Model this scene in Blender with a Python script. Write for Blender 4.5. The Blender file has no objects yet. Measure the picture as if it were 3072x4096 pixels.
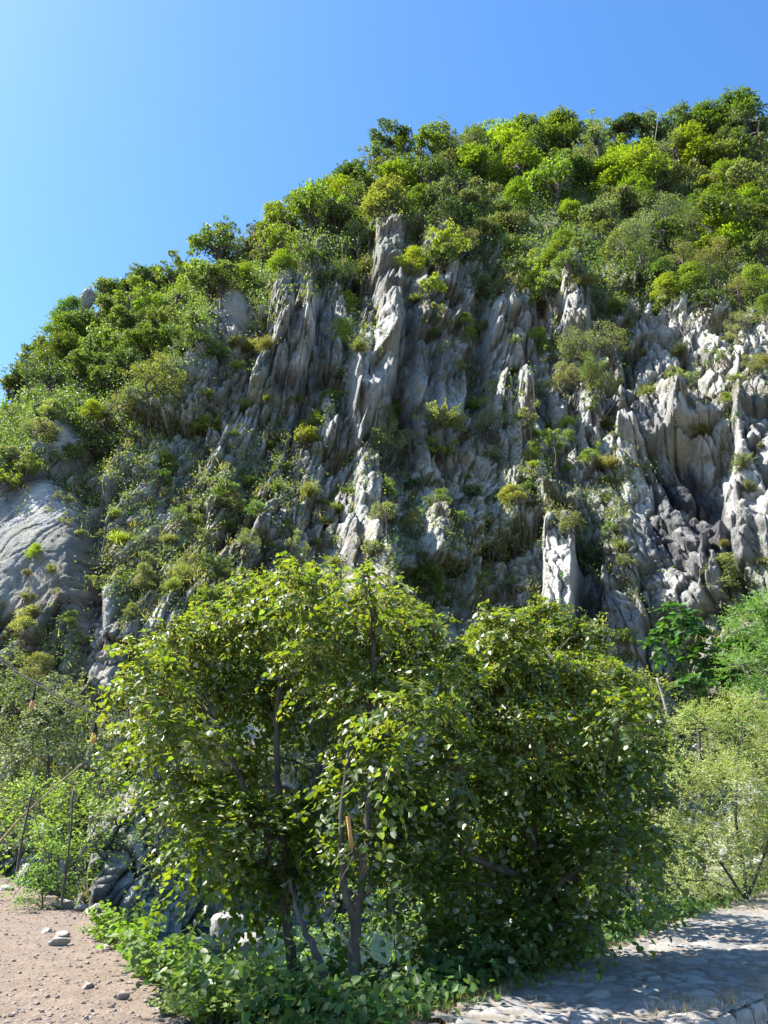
import bpy, math, random
import numpy as np
from mathutils import Vector, Matrix, Euler
R = math.radians
rng = np.random.default_rng(7)
random.seed(7)
scene = bpy.context.scene
COL = scene.collection

# ---------------------------------------------------------------- camera maths (photo frame 768 x 1024)
F, PITCH, EYE = 740.0, R(22.5), 1.6
CP, SP = math.cos(PITCH), math.sin(PITCH)
def tan_el(py):
    v = (512.0 - py) / F
    return (SP + v * CP) / (CP - v * SP)
def at(px, py, Y):
    """world point seen at frame position px,py lying at forward distance Y"""
    z = Y * tan_el(py)
    d = Y * CP + z * SP
    return np.array([(px - 384.0) / F * d, Y, z + EYE])
def on_plane(px, py, z=0.0):
    Y = (z - EYE) / tan_el(py)
    return at(px, py, Y)
def project(P):
    P = np.asarray(P)
    d = P[..., 1] * CP + (P[..., 2] - EYE) * SP
    u = -P[..., 1] * SP + (P[..., 2] - EYE) * CP
    d = np.maximum(d, 1e-3)
    return 384 + F * P[..., 0] / d, 512 - F * u / d, d

# ---------------------------------------------------------------- mesh helpers
def mesh_np(name, V, polys, mats, midx=None, smooth=False):
    """polys: list of int arrays (k,n) of equal-size polygons"""
    me = bpy.data.meshes.new(name)
    V = np.asarray(V, np.float32)
    me.vertices.add(len(V)); me.vertices.foreach_set('co', V.ravel())
    nl = sum(p.size for p in polys); npoly = sum(len(p) for p in polys)
    me.loops.add(nl); me.polygons.add(npoly)
    me.loops.foreach_set('vertex_index', np.concatenate([p.ravel() for p in polys]).astype(np.int32))
    tot = np.concatenate([np.full(len(p), p.shape[1], np.int32) for p in polys])
    st = np.concatenate([[0], np.cumsum(tot)[:-1]]).astype(np.int32)
    me.polygons.foreach_set('loop_start', st)
    if midx is not None:
        me.polygons.foreach_set('material_index', np.asarray(midx, np.int32))
    me.polygons.foreach_set('use_smooth', np.full(npoly, smooth, bool))
    for m in mats: me.materials.append(m)
    me.update(calc_edges=True)
    return me
def link(name, me, parent=None, loc=(0, 0, 0)):
    o = bpy.data.objects.new(name, me); COL.objects.link(o)
    o.location = loc
    if parent is not None: o.parent = parent
    return o
def empty(name, loc=(0, 0, 0), rz=0.0):
    o = bpy.data.objects.new(name, None); COL.objects.link(o)
    o.location = loc; o.rotation_euler = (0, 0, rz); o.empty_display_size = 0.2
    return o
def tag(o, label=None, cat=None, group=None, kind=None):
    if label: o['label'] = label
    if cat: o['category'] = cat
    if group: o['group'] = group
    if kind: o['kind'] = kind
    return o
def attr(me, name, vals):
    a = me.attributes.new(name, 'FLOAT', 'POINT'); a.data.foreach_set('value', np.asarray(vals, np.float32).ravel())

class Acc:
    """collects polygons, then makes one mesh"""
    def __init__(s): s.V = []; s.P = {}; s.n = 0
    def add(s, V, P, mi=0):
        V = np.asarray(V, float).reshape(-1, 3)
        s.V.append(V)
        for p in (P if isinstance(P, list) else [P]):
            p = np.asarray(p)
            s.P.setdefault((p.shape[1], mi), []).append(p + s.n)
        s.n += len(V)
    def build(s, name, mats, smooth=False):
        polys, mid = [], []
        for (k, mi), L in s.P.items():
            p = np.concatenate(L); polys.append(p); mid += [mi] * len(p)
        return mesh_np(name, np.concatenate(s.V), polys, mats, mid, smooth)

def tube(acc, path, radii, sides=6, mi=0):
    path = np.asarray(path, float); n = len(path)
    radii = np.broadcast_to(np.asarray(radii, float), (n,))
    T = np.gradient(path, axis=0); T /= np.linalg.norm(T, axis=1, keepdims=True) + 1e-9
    ref = np.array([0.31, 0.95, 0.05])
    A = np.cross(T, ref); A /= np.linalg.norm(A, axis=1, keepdims=True) + 1e-9
    B = np.cross(T, A)
    th = np.linspace(0, 2 * np.pi, sides, endpoint=False)
    V = path[:, None] + radii[:, None, None] * (np.cos(th)[None, :, None] * A[:, None] + np.sin(th)[None, :, None] * B[:, None])
    i = np.arange(n - 1)[:, None] * sides; j = np.arange(sides)[None]; k = (j + 1) % sides
    q = np.stack([i + j, i + k, i + sides + k, i + sides + j], -1).reshape(-1, 4)
    acc.add(V.reshape(-1, 3), [q, np.array([[(n - 1) * sides + t for t in range(sides)]])], mi)

def bend(p0, p1, sag=0.0, wob=0.05, n=6, g=None):
    g = g or rng
    p0, p1 = np.asarray(p0, float), np.asarray(p1, float)
    L = np.linalg.norm(p1 - p0)
    t = np.linspace(0, 1, n)[:, None]
    P = p0 + (p1 - p0) * t
    P[1:-1] += g.normal(0, wob * L, (n - 2, 3)) * 0.6
    P[:, 2:3] += sag * L * np.sin(np.pi * t)
    return P

def unit(v): return v / (np.linalg.norm(v, axis=-1, keepdims=True) + 1e-9)

def frames(nrm, tip):
    """orthonormal x,y(tip),z(normal) from wanted normals and tip directions"""
    y = unit(tip); x = unit(np.cross(y, nrm)); z = np.cross(x, y)
    return x, y, z
# leaf outlines: local verts (x width, y length, z fold) and polygons
HEART = (np.array([[0, 0, 0], [.30, -.10, .05], [.50, .18, .12], [.40, .58, .08], [0, 1.04, -.06],
                   [-.40, .58, .08], [-.50, .18, .12], [-.30, -.10, .05]]),
         [np.array([[0, 1, 2, 3, 4], [0, 4, 5, 6, 7]])])
BLADE = (np.array([[0, 0, 0], [.24, .4, .05], [0, 1, -.04], [-.24, .4, .05]]), [np.array([[0, 1, 2, 3]])])
DIAM = (np.array([[0, 0, 0], [.5, .45, .1], [0, 1, 0], [-.5, .45, .1]]), [np.array([[0, 1, 2, 3]])])
def leaves(acc, pos, nrm, tip, size, shape=DIAM, mi=0, wid=1.0):
    pos = np.asarray(pos); n = len(pos)
    if n == 0: return
    x, y, z = frames(nrm, tip)
    L, P = shape; L = L * np.array([wid, 1, 1]); m = len(L)
    size = np.broadcast_to(np.asarray(size, float), (n,))
    V = pos[:, None] + size[:, None, None] * (L[None, :, 0:1] * x[:, None] + L[None, :, 1:2] * y[:, None] + L[None, :, 2:3] * z[:, None])
    polys = [(np.arange(n)[:, None, None] * m + p[None]).reshape(-1, p.shape[1]) for p in P]
    acc.add(V.reshape(-1, 3), polys, mi)

# ---------------------------------------------------------------- numpy noise
def hsh(i, j, s):
    i = i.astype(np.int64); j = j.astype(np.int64)
    h = (i * 374761393 + j * 668265263 + s * 974634777) & 0xFFFFFFFF
    h = ((h ^ (h >> 13)) * 1274126177) & 0xFFFFFFFF
    h = ((h ^ (h >> 16)) * 2246822519) & 0xFFFFFFFF
    return ((h ^ (h >> 15)) & 0xFFFFFF) / float(0xFFFFFF)
def vnoise(u, v, s=0):
    i, j = np.floor(u), np.floor(v); fu, fv = u - i, v - j
    fu = fu * fu * (3 - 2 * fu); fv = fv * fv * (3 - 2 * fv)
    a, b, c, d = hsh(i, j, s), hsh(i + 1, j, s), hsh(i, j + 1, s), hsh(i + 1, j + 1, s)
    return (a * (1 - fu) + b * fu) * (1 - fv) + (c * (1 - fu) + d * fu) * fv
def fbm(u, v, s=0, o=4):
    r, a, t = 0, 1.0, 0
    for k in range(o):
        r = r + a * vnoise(u * 2 ** k + 17.3 * k, v * 2 ** k + 5.1 * k, s + k); t += a; a *= .5
    return r / t * 2 - 1
def voro(u, v, s=0, p=2.0):
    i, j = np.floor(u), np.floor(v)
    f1 = np.full(u.shape, 9.); f2 = f1.copy()
    c1 = np.zeros(u.shape); du = c1.copy(); dv = c1.copy(); r2 = c1.copy(); r3 = c1.copy()
    for a in (-1, 0, 1):
        for b in (-1, 0, 1):
            ii, jj = i + a, j + b
            x = ii + .1 + .8 * hsh(ii, jj, s); y = jj + .1 + .8 * hsh(ii, jj, s + 1)
            d = (np.abs(u - x) ** p + np.abs(v - y) ** p) ** (1 / p)
            m = d < f1
            f2 = np.where(m, f1, np.minimum(f2, d))
            f1 = np.where(m, d, f1)
            c1 = np.where(m, hsh(ii, jj, s + 2), c1); r2 = np.where(m, hsh(ii, jj, s + 3), r2); r3 = np.where(m, hsh(ii, jj, s + 4), r3)
            du = np.where(m, u - x, du); dv = np.where(m, v - y, dv)
    return f1, f2, c1, r2, r3, du, dv
def sstep(a, b, x):
    t = np.clip((x - a) / (b - a), 0, 1); return t * t * (3 - 2 * t)

# ---------------------------------------------------------------- materials
def new_mat(name):
    m = bpy.data.materials.new(name); m.use_nodes = True
    nt = m.node_tree; nt.nodes.clear()
    out = nt.nodes.new('ShaderNodeOutputMaterial')
    return m, nt, out
def nd(nt, t, **kw):
    n = nt.nodes.new(t)
    for k, v in kw.items():
        if k.startswith('i_'):
            key = k[2:].replace('_', ' '); n.inputs[key].default_value = v
        else: setattr(n, k, v)
    return n
def ramp(nt, src, stops):
    r = nd(nt, 'ShaderNodeValToRGB'); e = r.color_ramp.elements
    while len(e) < len(stops): e.new(.5)
    for k, (p, c) in enumerate(stops): e[k].position = p; e[k].color = (*c, 1) if len(c) == 3 else c
    nt.links.new(src, r.inputs[0]); return r.outputs[0]
def mixc(nt, fac, a, b, mode='MIX'):
    n = nd(nt, 'ShaderNodeMix', data_type='RGBA', blend_type=mode)
    for s, v in ((n.inputs[0], fac), (n.inputs[6], a), (n.inputs[7], b)):
        if hasattr(v, 'is_output'): nt.links.new(v, s)
        else: s.default_value = v if not isinstance(v, tuple) else ((*v, 1) if len(v) == 3 else v)
    return n.outputs[2]
def noise(nt, vec, scale, detail=4, rough=.6, out=0):
    n = nd(nt, 'ShaderNodeTexNoise', i_Scale=scale, i_Detail=detail, i_Roughness=rough)
    if vec is not None: nt.links.new(vec, n.inputs['Vector'])
    return n.outputs[out]
def math_(nt, op, a, b=None):
    n = nd(nt, 'ShaderNodeMath', operation=op)
    for k, v in enumerate((a, b)):
        if v is None: continue
        if hasattr(v, 'is_output'): nt.links.new(v, n.inputs[k])
        else: n.inputs[k].default_value = v
    return n.outputs[0]
def mapping(nt, scale=(1, 1, 1), rot=(0, 0, 0)):
    tc = nd(nt, 'ShaderNodeTexCoord'); mp = nd(nt, 'ShaderNodeMapping')
    mp.inputs['Scale'].default_value = scale; mp.inputs['Rotation'].default_value = rot
    nt.links.new(tc.outputs['Object'], mp.inputs[0]); return mp.outputs[0]
def getattr_(nt, name): return nd(nt, 'ShaderNodeAttribute', attribute_name=name).outputs['Fac']

def leaf_mat(name, col=None, back=None, transl=.4, tcol=None, vary=.35, rough=.5, spec=.3, hue=.022):
    """leaf: own colour varied leaf by leaf; col None takes the tint of the plant itself"""
    m, nt, out = new_mat(name); L = nt.links
    geo = nd(nt, 'ShaderNodeNewGeometry'); rnd = geo.outputs['Random Per Island']
    if col is None:
        oi = nd(nt, 'ShaderNodeObjectInfo'); base = oi.outputs['Color']
    else:
        rgb = nd(nt, 'ShaderNodeRGB'); rgb.outputs[0].default_value = (*col, 1); base = rgb.outputs[0]
    hsv = nd(nt, 'ShaderNodeHueSaturation')
    L.new(base, hsv.inputs['Color'])
    v = nd(nt, 'ShaderNodeMapRange'); v.inputs[3].default_value = 1 - vary; v.inputs[4].default_value = 1 + vary
    L.new(rnd, v.inputs[0]); L.new(v.outputs[0], hsv.inputs['Value'])
    h = nd(nt, 'ShaderNodeMapRange'); h.inputs[3].default_value = .5 - hue; h.inputs[4].default_value = .5 + hue
    fr = math_(nt, 'FRACT', math_(nt, 'MULTIPLY', rnd, 7.31)); L.new(fr, h.inputs[0]); L.new(h.outputs[0], hsv.inputs['Hue'])
    c = hsv.outputs[0]
    if back is not None:                                       # dull undersides, a few turned over and silvery
        pale = math_(nt, 'GREATER_THAN', rnd, .86)
        cb = mixc(nt, pale, mixc(nt, geo.outputs['Backfacing'], c, (.085, .115, .05)), mixc(nt, geo.outputs['Backfacing'], c, back))
    else: cb = mixc(nt, geo.outputs['Backfacing'], c, mixc(nt, .14, c, (.30, .36, .22)))
    p = nd(nt, 'ShaderNodeBsdfPrincipled', i_Roughness=rough); p.inputs['Specular IOR Level'].default_value = spec
    L.new(cb, p.inputs['Base Color'])
    t = nd(nt, 'ShaderNodeBsdfTranslucent')
    tc = mixc(nt, 1.0, c, tcol or (1.65, 1.8, .5), 'MULTIPLY'); L.new(tc, t.inputs[0])
    mx = nd(nt, 'ShaderNodeMixShader'); mx.inputs[0].default_value = transl
    L.new(p.outputs[0], mx.inputs[1]); L.new(t.outputs[0], mx.inputs[2]); L.new(mx.outputs[0], out.inputs[0])
    return m

def bark_mat(name, a, b, scale=9):
    m, nt, out = new_mat(name)
    v = mapping(nt, (1, 1, .25)); n = noise(nt, v, scale, 5)
    c = ramp(nt, n, [(.3, a), (.7, b)])
    p = nd(nt, 'ShaderNodeBsdfPrincipled', i_Roughness=.9); nt.links.new(c, p.inputs['Base Color'])
    bp = nd(nt, 'ShaderNodeBump', i_Strength=.6, i_Distance=.03); nt.links.new(n, bp.inputs['Height']); nt.links.new(bp.outputs[0], p.inputs['Normal'])
    nt.links.new(p.outputs[0], out.inputs[0]); return m

def rock_mat(name='limestone'):
    m, nt, out = new_mat(name); L = nt.links
    iso = mapping(nt); n2 = noise(nt, iso, 2.6, 5, .72)
    c = nd(nt, 'ShaderNodeAttribute', attribute_name='tint').outputs['Color']
    g = ramp(nt, n2, [(.28, (.62, .62, .63)), (.5, (1, 1, 1)), (.72, (1.16, 1.15, 1.12))])
    c = mixc(nt, 1.0, c, g, 'MULTIPLY')
    p = nd(nt, 'ShaderNodeBsdfPrincipled', i_Roughness=.92); p.inputs['Specular IOR Level'].default_value = .2
    L.new(c, p.inputs['Base Color'])
    b1 = nd(nt, 'ShaderNodeBump', i_Strength=.9, i_Distance=.3); L.new(n2, b1.inputs['Height'])
    L.new(b1.outputs[0], p.inputs['Normal']); L.new(p.outputs[0], out.inputs[0])
    return m

def stone_mat(name, a, b, scale=6, bump=.04):
    m, nt, out = new_mat(name); L = nt.links
    iso = mapping(nt); n = noise(nt, iso, scale, 6, .65)
    geo = nd(nt, 'ShaderNodeNewGeometry')
    c = ramp(nt, n, [(.3, a), (.7, b)])
    h = nd(nt, 'ShaderNodeHueSaturation'); v = nd(nt, 'ShaderNodeMapRange'); v.inputs[3].default_value = .65; v.inputs[4].default_value = 1.3
    L.new(geo.outputs['Random Per Island'], v.inputs[0]); L.new(v.outputs[0], h.inputs['Value']); L.new(c, h.inputs['Color'])
    p = nd(nt, 'ShaderNodeBsdfPrincipled', i_Roughness=.9); L.new(h.outputs[0], p.inputs['Base Color'])
    bp = nd(nt, 'ShaderNodeBump', i_Strength=.7, i_Distance=bump); L.new(n, bp.inputs['Height']); L.new(bp.outputs[0], p.inputs['Normal'])
    L.new(p.outputs[0], out.inputs[0]); return m

M_ROCK = rock_mat()
M_LEAF = leaf_mat('hillside_leaf', None, transl=.38, vary=.4)
M_LINDEN = leaf_mat('linden_leaf', (.040, .072, .012), back=(.46, .48, .33), transl=.38, tcol=(7.0, 5.4, 1.0), vary=.3, rough=.36, spec=.55, hue=.025)
M_BRACT = leaf_mat('linden_blossom', (.50, .50, .17), transl=.4, tcol=(1.3, 1.2, .5), vary=.25)
M_WEED = leaf_mat('weed_leaf', None, transl=.4, vary=.3, rough=.4, spec=.35)
M_BARK = bark_mat('dark_bark', (.035, .028, .022), (.12, .10, .08))
M_PALEBARK = bark_mat('pale_bark', (.14, .12, .10), (.34, .31, .27))
M_STICK = bark_mat('dead_wood', (.22, .16, .09), (.42, .33, .20))
M_STRIP = bark_mat('stripped_wood', (.42, .22, .07), (.55, .32, .12))
M_DRY = leaf_mat('dry_grass', (.34, .26, .12), transl=.3, tcol=(1.1, 1.0, .8), vary=.35)

# ---------------------------------------------------------------- sun, sky, camera
SUN_EL, SUN_FWD = 52.0, 5.0      # degrees up; degrees ahead of due left
el, fw = R(SUN_EL), R(SUN_FWD)
to_sun = Vector((-math.cos(el) * math.cos(fw), math.cos(el) * math.sin(fw), math.sin(el)))
ld = bpy.data.lights.new('sun', 'SUN'); ld.energy = 5.0; ld.angle = R(.5); ld.color = (1.0, .955, .87)
lo = bpy.data.objects.new('sun', ld); COL.objects.link(lo); lo.rotation_euler = to_sun.to_track_quat('Z', 'Y').to_euler(); lo.location = (-60, 20, 120)
w = bpy.data.worlds.new('World'); scene.world = w; w.use_nodes = True
nt = w.node_tree; nt.nodes.clear()
sk = nt.nodes.new('ShaderNodeTexSky'); sk.sky_type = 'NISHITA'; sk.sun_disc = False
sk.sun_elevation = el; sk.sun_rotation = math.atan2(to_sun.x, to_sun.y)
sk.altitude = 300; sk.air_density = 1.0; sk.dust_density = .6; sk.ozone_density = 3.0
bg = nt.nodes.new('ShaderNodeBackground'); bg.inputs[1].default_value = .118
wo = nt.nodes.new('ShaderNodeOutputWorld')
hs = nt.nodes.new('ShaderNodeHueSaturation'); hs.inputs['Saturation'].default_value = 1.21; nt.links.new(sk.outputs[0], hs.inputs['Color'])
nt.links.new(hs.outputs[0], bg.inputs[0]); nt.links.new(bg.outputs[0], wo.inputs[0])
cd = bpy.data.cameras.new('camera'); cam = bpy.data.objects.new('camera', cd); COL.objects.link(cam)
cam.location = (0, 0, EYE); cam.rotation_euler = (R(90) + PITCH, 0, 0)
cd.sensor_fit = 'VERTICAL'; cd.sensor_height = 32.0; cd.lens = F / 1024 * 32.0; cd.clip_end = 8000; cd.clip_start = .05
scene.camera = cam
vs = scene.view_settings; vs.view_transform = 'Standard'; vs.look = 'None'; vs.exposure = 1.6; vs.gamma = 1; vs.use_curve_mapping = False
scene.cycles.max_bounces = 6; scene.cycles.diffuse_bounces = 2; scene.cycles.transmission_bounces = 4; scene.cycles.transparent_max_bounces = 4; scene.cycles.glossy_bounces = 2

# ---------------------------------------------------------------- cliff
# base profile of the mountain: for a bearing (frame column) the foot, wall, brow, forest and crest as (frame row, forward metres)
PROF = {
 -220: [(905, 25), (720, 27), (600, 30), (520, 34), (500, 40), (480, 50)],
 0:    [(905, 27), (700, 30), (560, 33), (480, 37), (440, 43), (408, 50)],
 50:   [(915, 27), (710, 30), (560, 33), (468, 37), (405, 45), (358, 54)],
 100:  [(920, 27), (720, 29.5), (560, 32.5), (455, 38), (380, 48), (312, 60)],
 150:  [(925, 27.5), (725, 30), (560, 33), (420, 40), (350, 49.5), (285, 60)],
 200:  [(930, 28), (730, 30), (560, 33.5), (380, 42), (315, 51), (272, 60)],
 300:  [(930, 30), (740, 32), (560, 35.5), (262, 49.5), (244, 54), (227, 61)],
 400:  [(930, 31), (740, 33), (560, 37), (222, 52), (194, 60), (168, 70)],
 500:  [(930, 32), (740, 34), (560, 38.5), (262, 53), (202, 64), (152, 78)],
 600:  [(930, 32), (740, 33.5), (560, 37), (290, 50), (212, 62), (148, 78)],
 700:  [(930, 30), (740, 32), (560, 34.5), (308, 46), (222, 59), (147, 76)],
 768:  [(930, 28), (740, 30), (560, 32.5), (308, 44), (222, 57), (143, 75)],
 980:  [(930, 24), (740, 26), (560, 28.5), (308, 40), (210, 53), (120, 71)],
}
def build_cliff():
    cols = np.concatenate([np.arange(-220, -16, 4.), np.arange(-16, 786, 1.0), np.arange(786, 981, 4.)])
    kx = np.array(sorted(PROF)); K = np.array([PROF[k] for k in kx], float)     # (ncol, 6, 2)
    segs = [150, 110, 230, 90, 90]                                                # rows between the keys
    rows = []
    for k, n in enumerate(segs): rows += list(k + np.arange(n) / n)
    rows.append(5.0); rows = np.array(rows)
    KI = np.stack([np.stack([np.interp(cols, kx, K[:, r, c]) for c in (0, 1)], -1) for r in range(6)], 0)   # (6, nc, 2)
    ker = np.exp(-np.linspace(-2, 2, 61) ** 2); ker /= ker.sum()
    for r in range(6):
        for c in (0, 1):
            KI[r, :, c] = np.convolve(np.pad(KI[r, :, c], 30, mode='reflect', reflect_type='odd'), ker, 'valid')
    i = np.minimum(rows.astype(int), 4); f = (rows - i)[:, None, None]
    G = KI[i] * (1 - f) + KI[i + 1] * f                                           # (nr, nc, 2)
    k2 = np.exp(-np.linspace(-2, 2, 41) ** 2); k2 /= k2.sum()
    for c in range(2):
        pad = np.pad(G[..., c], ((20, 20), (0, 0)), mode='reflect', reflect_type='odd')
        G[..., c] = np.apply_along_axis(lambda a: np.convolve(a, k2, 'valid'), 0, pad)
    PX = np.broadcast_to(cols[None], G.shape[:2]); PY = G[..., 0]; Y = G[..., 1]
    Z = Y * tan_el(PY); D = Y * CP + Z * SP
    B = np.stack([(PX - 384) / F * D, Y, Z + EYE], -1)
    key = np.broadcast_to(rows[:, None], PX.shape)
    # outward normals
    du = np.gradient(B, axis=1); dv = np.gradient(B, axis=0)
    N = unit(np.cross(dv, du)); N = np.where(N[..., 1:2] > 0, -N, N)
    N = unit(N * np.array([1, 1, .45]))
    X, Zw = B[..., 0], B[..., 2]
    lean = .30 * sstep(0, -16, X) + .02
    u = X - lean * Zw + .9 * fbm(X * .12, Zw * .09, 50, 3) + .22 * fbm(X * .8, Zw * .7, 52, 2); v = Zw + 1.2 * fbm(X * .2 + 9, Zw * .15, 60, 3) + .3 * fbm(X * .9, Zw * .8, 62, 2)
    steep = 1 - .75 * sstep(3.0, 3.5, key)                                        # calmer under the forest
    d = np.zeros_like(X); crk = np.zeros_like(X)
    for (su, sv, amp, tilt, cw, ca, s) in ((5.0, 13, 1.8, .9, .05, 1.0, 11), (2.1, 4.4, 1.5, 1.6, .06, .8, 21), (.95, 1.7, .85, 1.7, .08, .45, 31), (.42, .62, .38, 1.5, .11, .2, 41)):
        f1, f2, c, r2, r3, a, b = voro(u / su, v / sv, s, 4.0)
        e = f2 - f1
        d += amp * (c - .5) + tilt * su * .34 * (a * (r2 - .26) * 2 + b * (r3 - .64) * 1.4) - ca * np.exp(-e / cw)
        crk += np.exp(-e / cw) * ca
    # ragged, fluted surface
    rid = 1 - np.abs(fbm(u * .9, v * .16, 75, 4)) * 2
    bed = Zw * .42 + .35 * fbm(X * .15, Zw * .1, 77, 3) + .25 * c; d += .55 * ((bed % 1) - .5) * sstep(-.3, .2, fbm(X * .2, Zw * .12, 78, 2))
    d += .16 * rid + .36 * fbm(X * .6, Zw * .3, 70, 5) + .22 * fbm(X * 2.2, Zw * 1.1, 80, 5) + .10 * fbm(X * 7, Zw * 4, 85, 3)
    d *= steep * (Y / 46) ** .8
    for (cx, cy, rx, ry, k) in ((28, 548, 54, 86, .9), (432, 390, 34, 62, .45), (372, 385, 18, 44, .4), (100, 640, 60, 60, .3)):
        d *= 1 - k * (1 - sstep(.7, 1.1, np.hypot((PX - cx) / rx, (PY - cy) / ry)))
    d += .16 * fbm(X * 1.4, Zw * .8, 86, 5)
    # the masses one can pick out in the wall: (col, row, half width, half height, metres out, edge softness)
    for (cx, cy, rx, ry, m, e) in (
        (388, 285, 13, 72, 1.9, .35), (402, 345, 20, 60, 1.0, .3), (372, 385, 20, 46, 2.6, .25), (366, 470, 12, 50, 1.2, .4),
        (425, 390, 16, 62, .9, .2), (448, 395, 15, 65, .6, .2), (478, 350, 9, 62, -2.4, .5), (354, 268, 9, 40, -2.6, .5),
        (292, 350, 20, 34, 2.2, .3), (324, 336, 22, 34, 1.4, .3), (228, 322, 14, 34, 2.0, .3), (497, 320, 9, 26, 1.6, .3), (522, 326, 14, 36, 1.6, .3),
        (575, 318, 13, 32, 2.2, .25), (655, 350, 26, 40, 1.1, .4), (652, 425, 34, 30, 1.7, .2), (706, 432, 34, 22, 1.4, .2), (758, 440, 22, 110, 2.0, .25),
        (684, 520, 52, 62, -1.1, .35), (735, 520, 16, 50, .8, .4), (715, 555, 12, 30, 1.4, .4),
        (560, 580, 15, 66, 2.6, .25), (590, 600, 11, 48, -2.6, .5), (612, 615, 18, 36, .8, .4), (500, 400, 10, 24, 1.6, .3), (527, 405, 8, 18, 1.6, .3),
        (560, 425, 10, 24, 1.5, .3), (590, 425, 10, 26, 1.7, .3), (360, 560, 20, 60, 1.5, .4), (372, 600, 14, 50, 1.4, .4), (436, 540, 10, 40, 1.2, .4), (476, 560, 8, 50, 1.2, .4),
        (28, 545, 42, 72, .5, .9), (82, 300, 11, 18, 3.8, .3), (62, 437, 12, 10, 2.0, .3), (100, 640, 16, 60, .7, .6), (88, 560, 12, 80, -1.6, .8),
        (115, 860, 22, 60, 2.0, .5)):
        q = np.maximum(np.abs((PX + 2.5 * fbm(PX / 14, PY / 14, 90, 3) - cx) / rx), np.abs((PY + 4 * fbm(PX / 10, PY / 16, 95, 3) - cy) / ry)) ** 1.0
        d += m * (1 - sstep(1 - e, 1 + e, q))
    P = B + N * d[..., None]
    # land behind the crest, dropping back out of sight
    last = P[-1]; extra = []
    for s, dz in ((2, .3), (8, -1), (30, -6), (120, -30), (500, -90)):
        q = last.copy(); q[:, 1] += s; q[:, 2] += dz; q[:, 0] *= (1 + s / 120.); extra.append(q)
    P = np.concatenate([P, np.array(extra)], 0)
    foot = P[:1].copy(); foot[..., 2] = -6; foot[..., 1] -= .5
    P = np.concatenate([foot, P], 0)
    nr, nc = P.shape[:2]
    idx = np.arange(nr * nc).reshape(nr, nc)
    q = np.stack([idx[:-1, :-1], idx[:-1, 1:], idx[1:, 1:], idx[1:, :-1]], -1).reshape(-1, 4)
    # vegetation film: upward facing spots, forest floor, and patches
    a = np.gradient(P, axis=1); b = np.gradient(P, axis=0); nn = unit(np.cross(a, b))
    up = np.abs(nn[..., 2])
    keyf = np.concatenate([key[:1], key, np.repeat(key[-1:], 5, 0)], 0)
    pxx, pyy, dd = project(P)
    xx, zz = P[..., 0], P[..., 2]
    patch = fbm(xx * .22, zz * .16, 120, 4)
    veg = sstep(.50, .78, up) * .9 + sstep(.05, .45, patch) * .55 + sstep(2.9, 3.25, keyf + .25 * patch) * .95
    bare = np.zeros_like(veg)
    for (cx, cy, rx, ry) in BARE:
        bare = np.maximum(bare, 1 - sstep(.75, 1.15, np.hypot((pxx - cx) / rx, (pyy - cy) / ry)))
    veg = np.clip(veg * (1 - .85 * bare), 0, 1)
    stain_dark = np.zeros_like(veg)
    for (cx, cy, rx, ry, k) in ((690, 520, 46, 64, .95), (420, 430, 40, 40, .55), (610, 620, 40, 36, .45), (302, 385, 36, 16, .6), (75, 590, 40, 80, .45), (445, 340, 40, 60, .35), (352, 262, 14, 50, .8)):  # water-stained wall at right; other patches simply darker, one over the upper gully
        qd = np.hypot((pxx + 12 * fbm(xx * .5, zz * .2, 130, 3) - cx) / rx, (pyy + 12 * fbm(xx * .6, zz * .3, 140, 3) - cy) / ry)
        stain_dark = np.maximum(stain_dark, k * (1 - sstep(.55, 1.1, qd)))
    me = mesh_np('cliff', P.reshape(-1, 3), [q], [M_ROCK], None, True)
    # the stone's colours: grey limestone, weather streaks, ochre, black stain and dark patches, moss film
    w1 = fbm(xx * .55, zz * .09, 150, 5); w2 = fbm(xx * 2.4, zz * .35, 160, 4); w3 = fbm(xx * .2, zz * .2, 170, 4); w4 = fbm(xx * 3, zz * 3, 180, 4)
    def lerp(a, b, t): return a + (b - a) * t[..., None]
    C = lerp(np.array([.24, .236, .225]), np.array([.46, .45, .425]), sstep(-.38, .30, w1))
    C = lerp(C, np.array([.14, .14, .14]), .65 * sstep(.12, .5, w2))
    C = lerp(C, np.array([.40, .33, .23]), .45 * sstep(.05, .5, w3))
    C = lerp(C, np.array([.27, .28, .20]), .5 * sstep(.1, .5, fbm(xx * .4, zz * .5, 175, 4)))
    C = lerp(C, np.array([.055, .055, .065]), np.clip(stain_dark * sstep(-.75, -.1, w2), 0, 1))
    vc = lerp(np.array([.06, .052, .03]), np.array([.15, .145, .06]), sstep(-.4, .45, w4))
    C = lerp(C, vc, veg * sstep(-.7, .1, w4))
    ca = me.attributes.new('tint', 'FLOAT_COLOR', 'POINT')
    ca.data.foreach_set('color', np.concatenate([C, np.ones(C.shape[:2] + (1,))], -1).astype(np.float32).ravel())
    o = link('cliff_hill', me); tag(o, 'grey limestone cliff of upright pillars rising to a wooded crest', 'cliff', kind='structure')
    return P.reshape(-1, 3), nn.reshape(-1, 3), veg.ravel(), bare.ravel(), keyf.ravel()

BARE = [(30, 545, 48, 85), (368, 395, 22, 50), (420, 380, 42, 66), (305, 340, 38, 46), (392, 270, 16, 66), (670, 430, 58, 40), (688, 540, 66, 90), (562, 585, 22, 66),
        (368, 545, 18, 66), (520, 335, 34, 40), (583, 322, 16, 40), (655, 350, 26, 34), (230, 322, 20, 36), (752, 480, 20, 110), (84, 300, 12, 18), (600, 620, 36, 46), (100, 640, 18, 60), (118, 850, 26, 60), (64, 437, 14, 12), (280, 395, 40, 26)]
CP_, CN_, CVEG, CBARE, CKEY = build_cliff()
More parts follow.
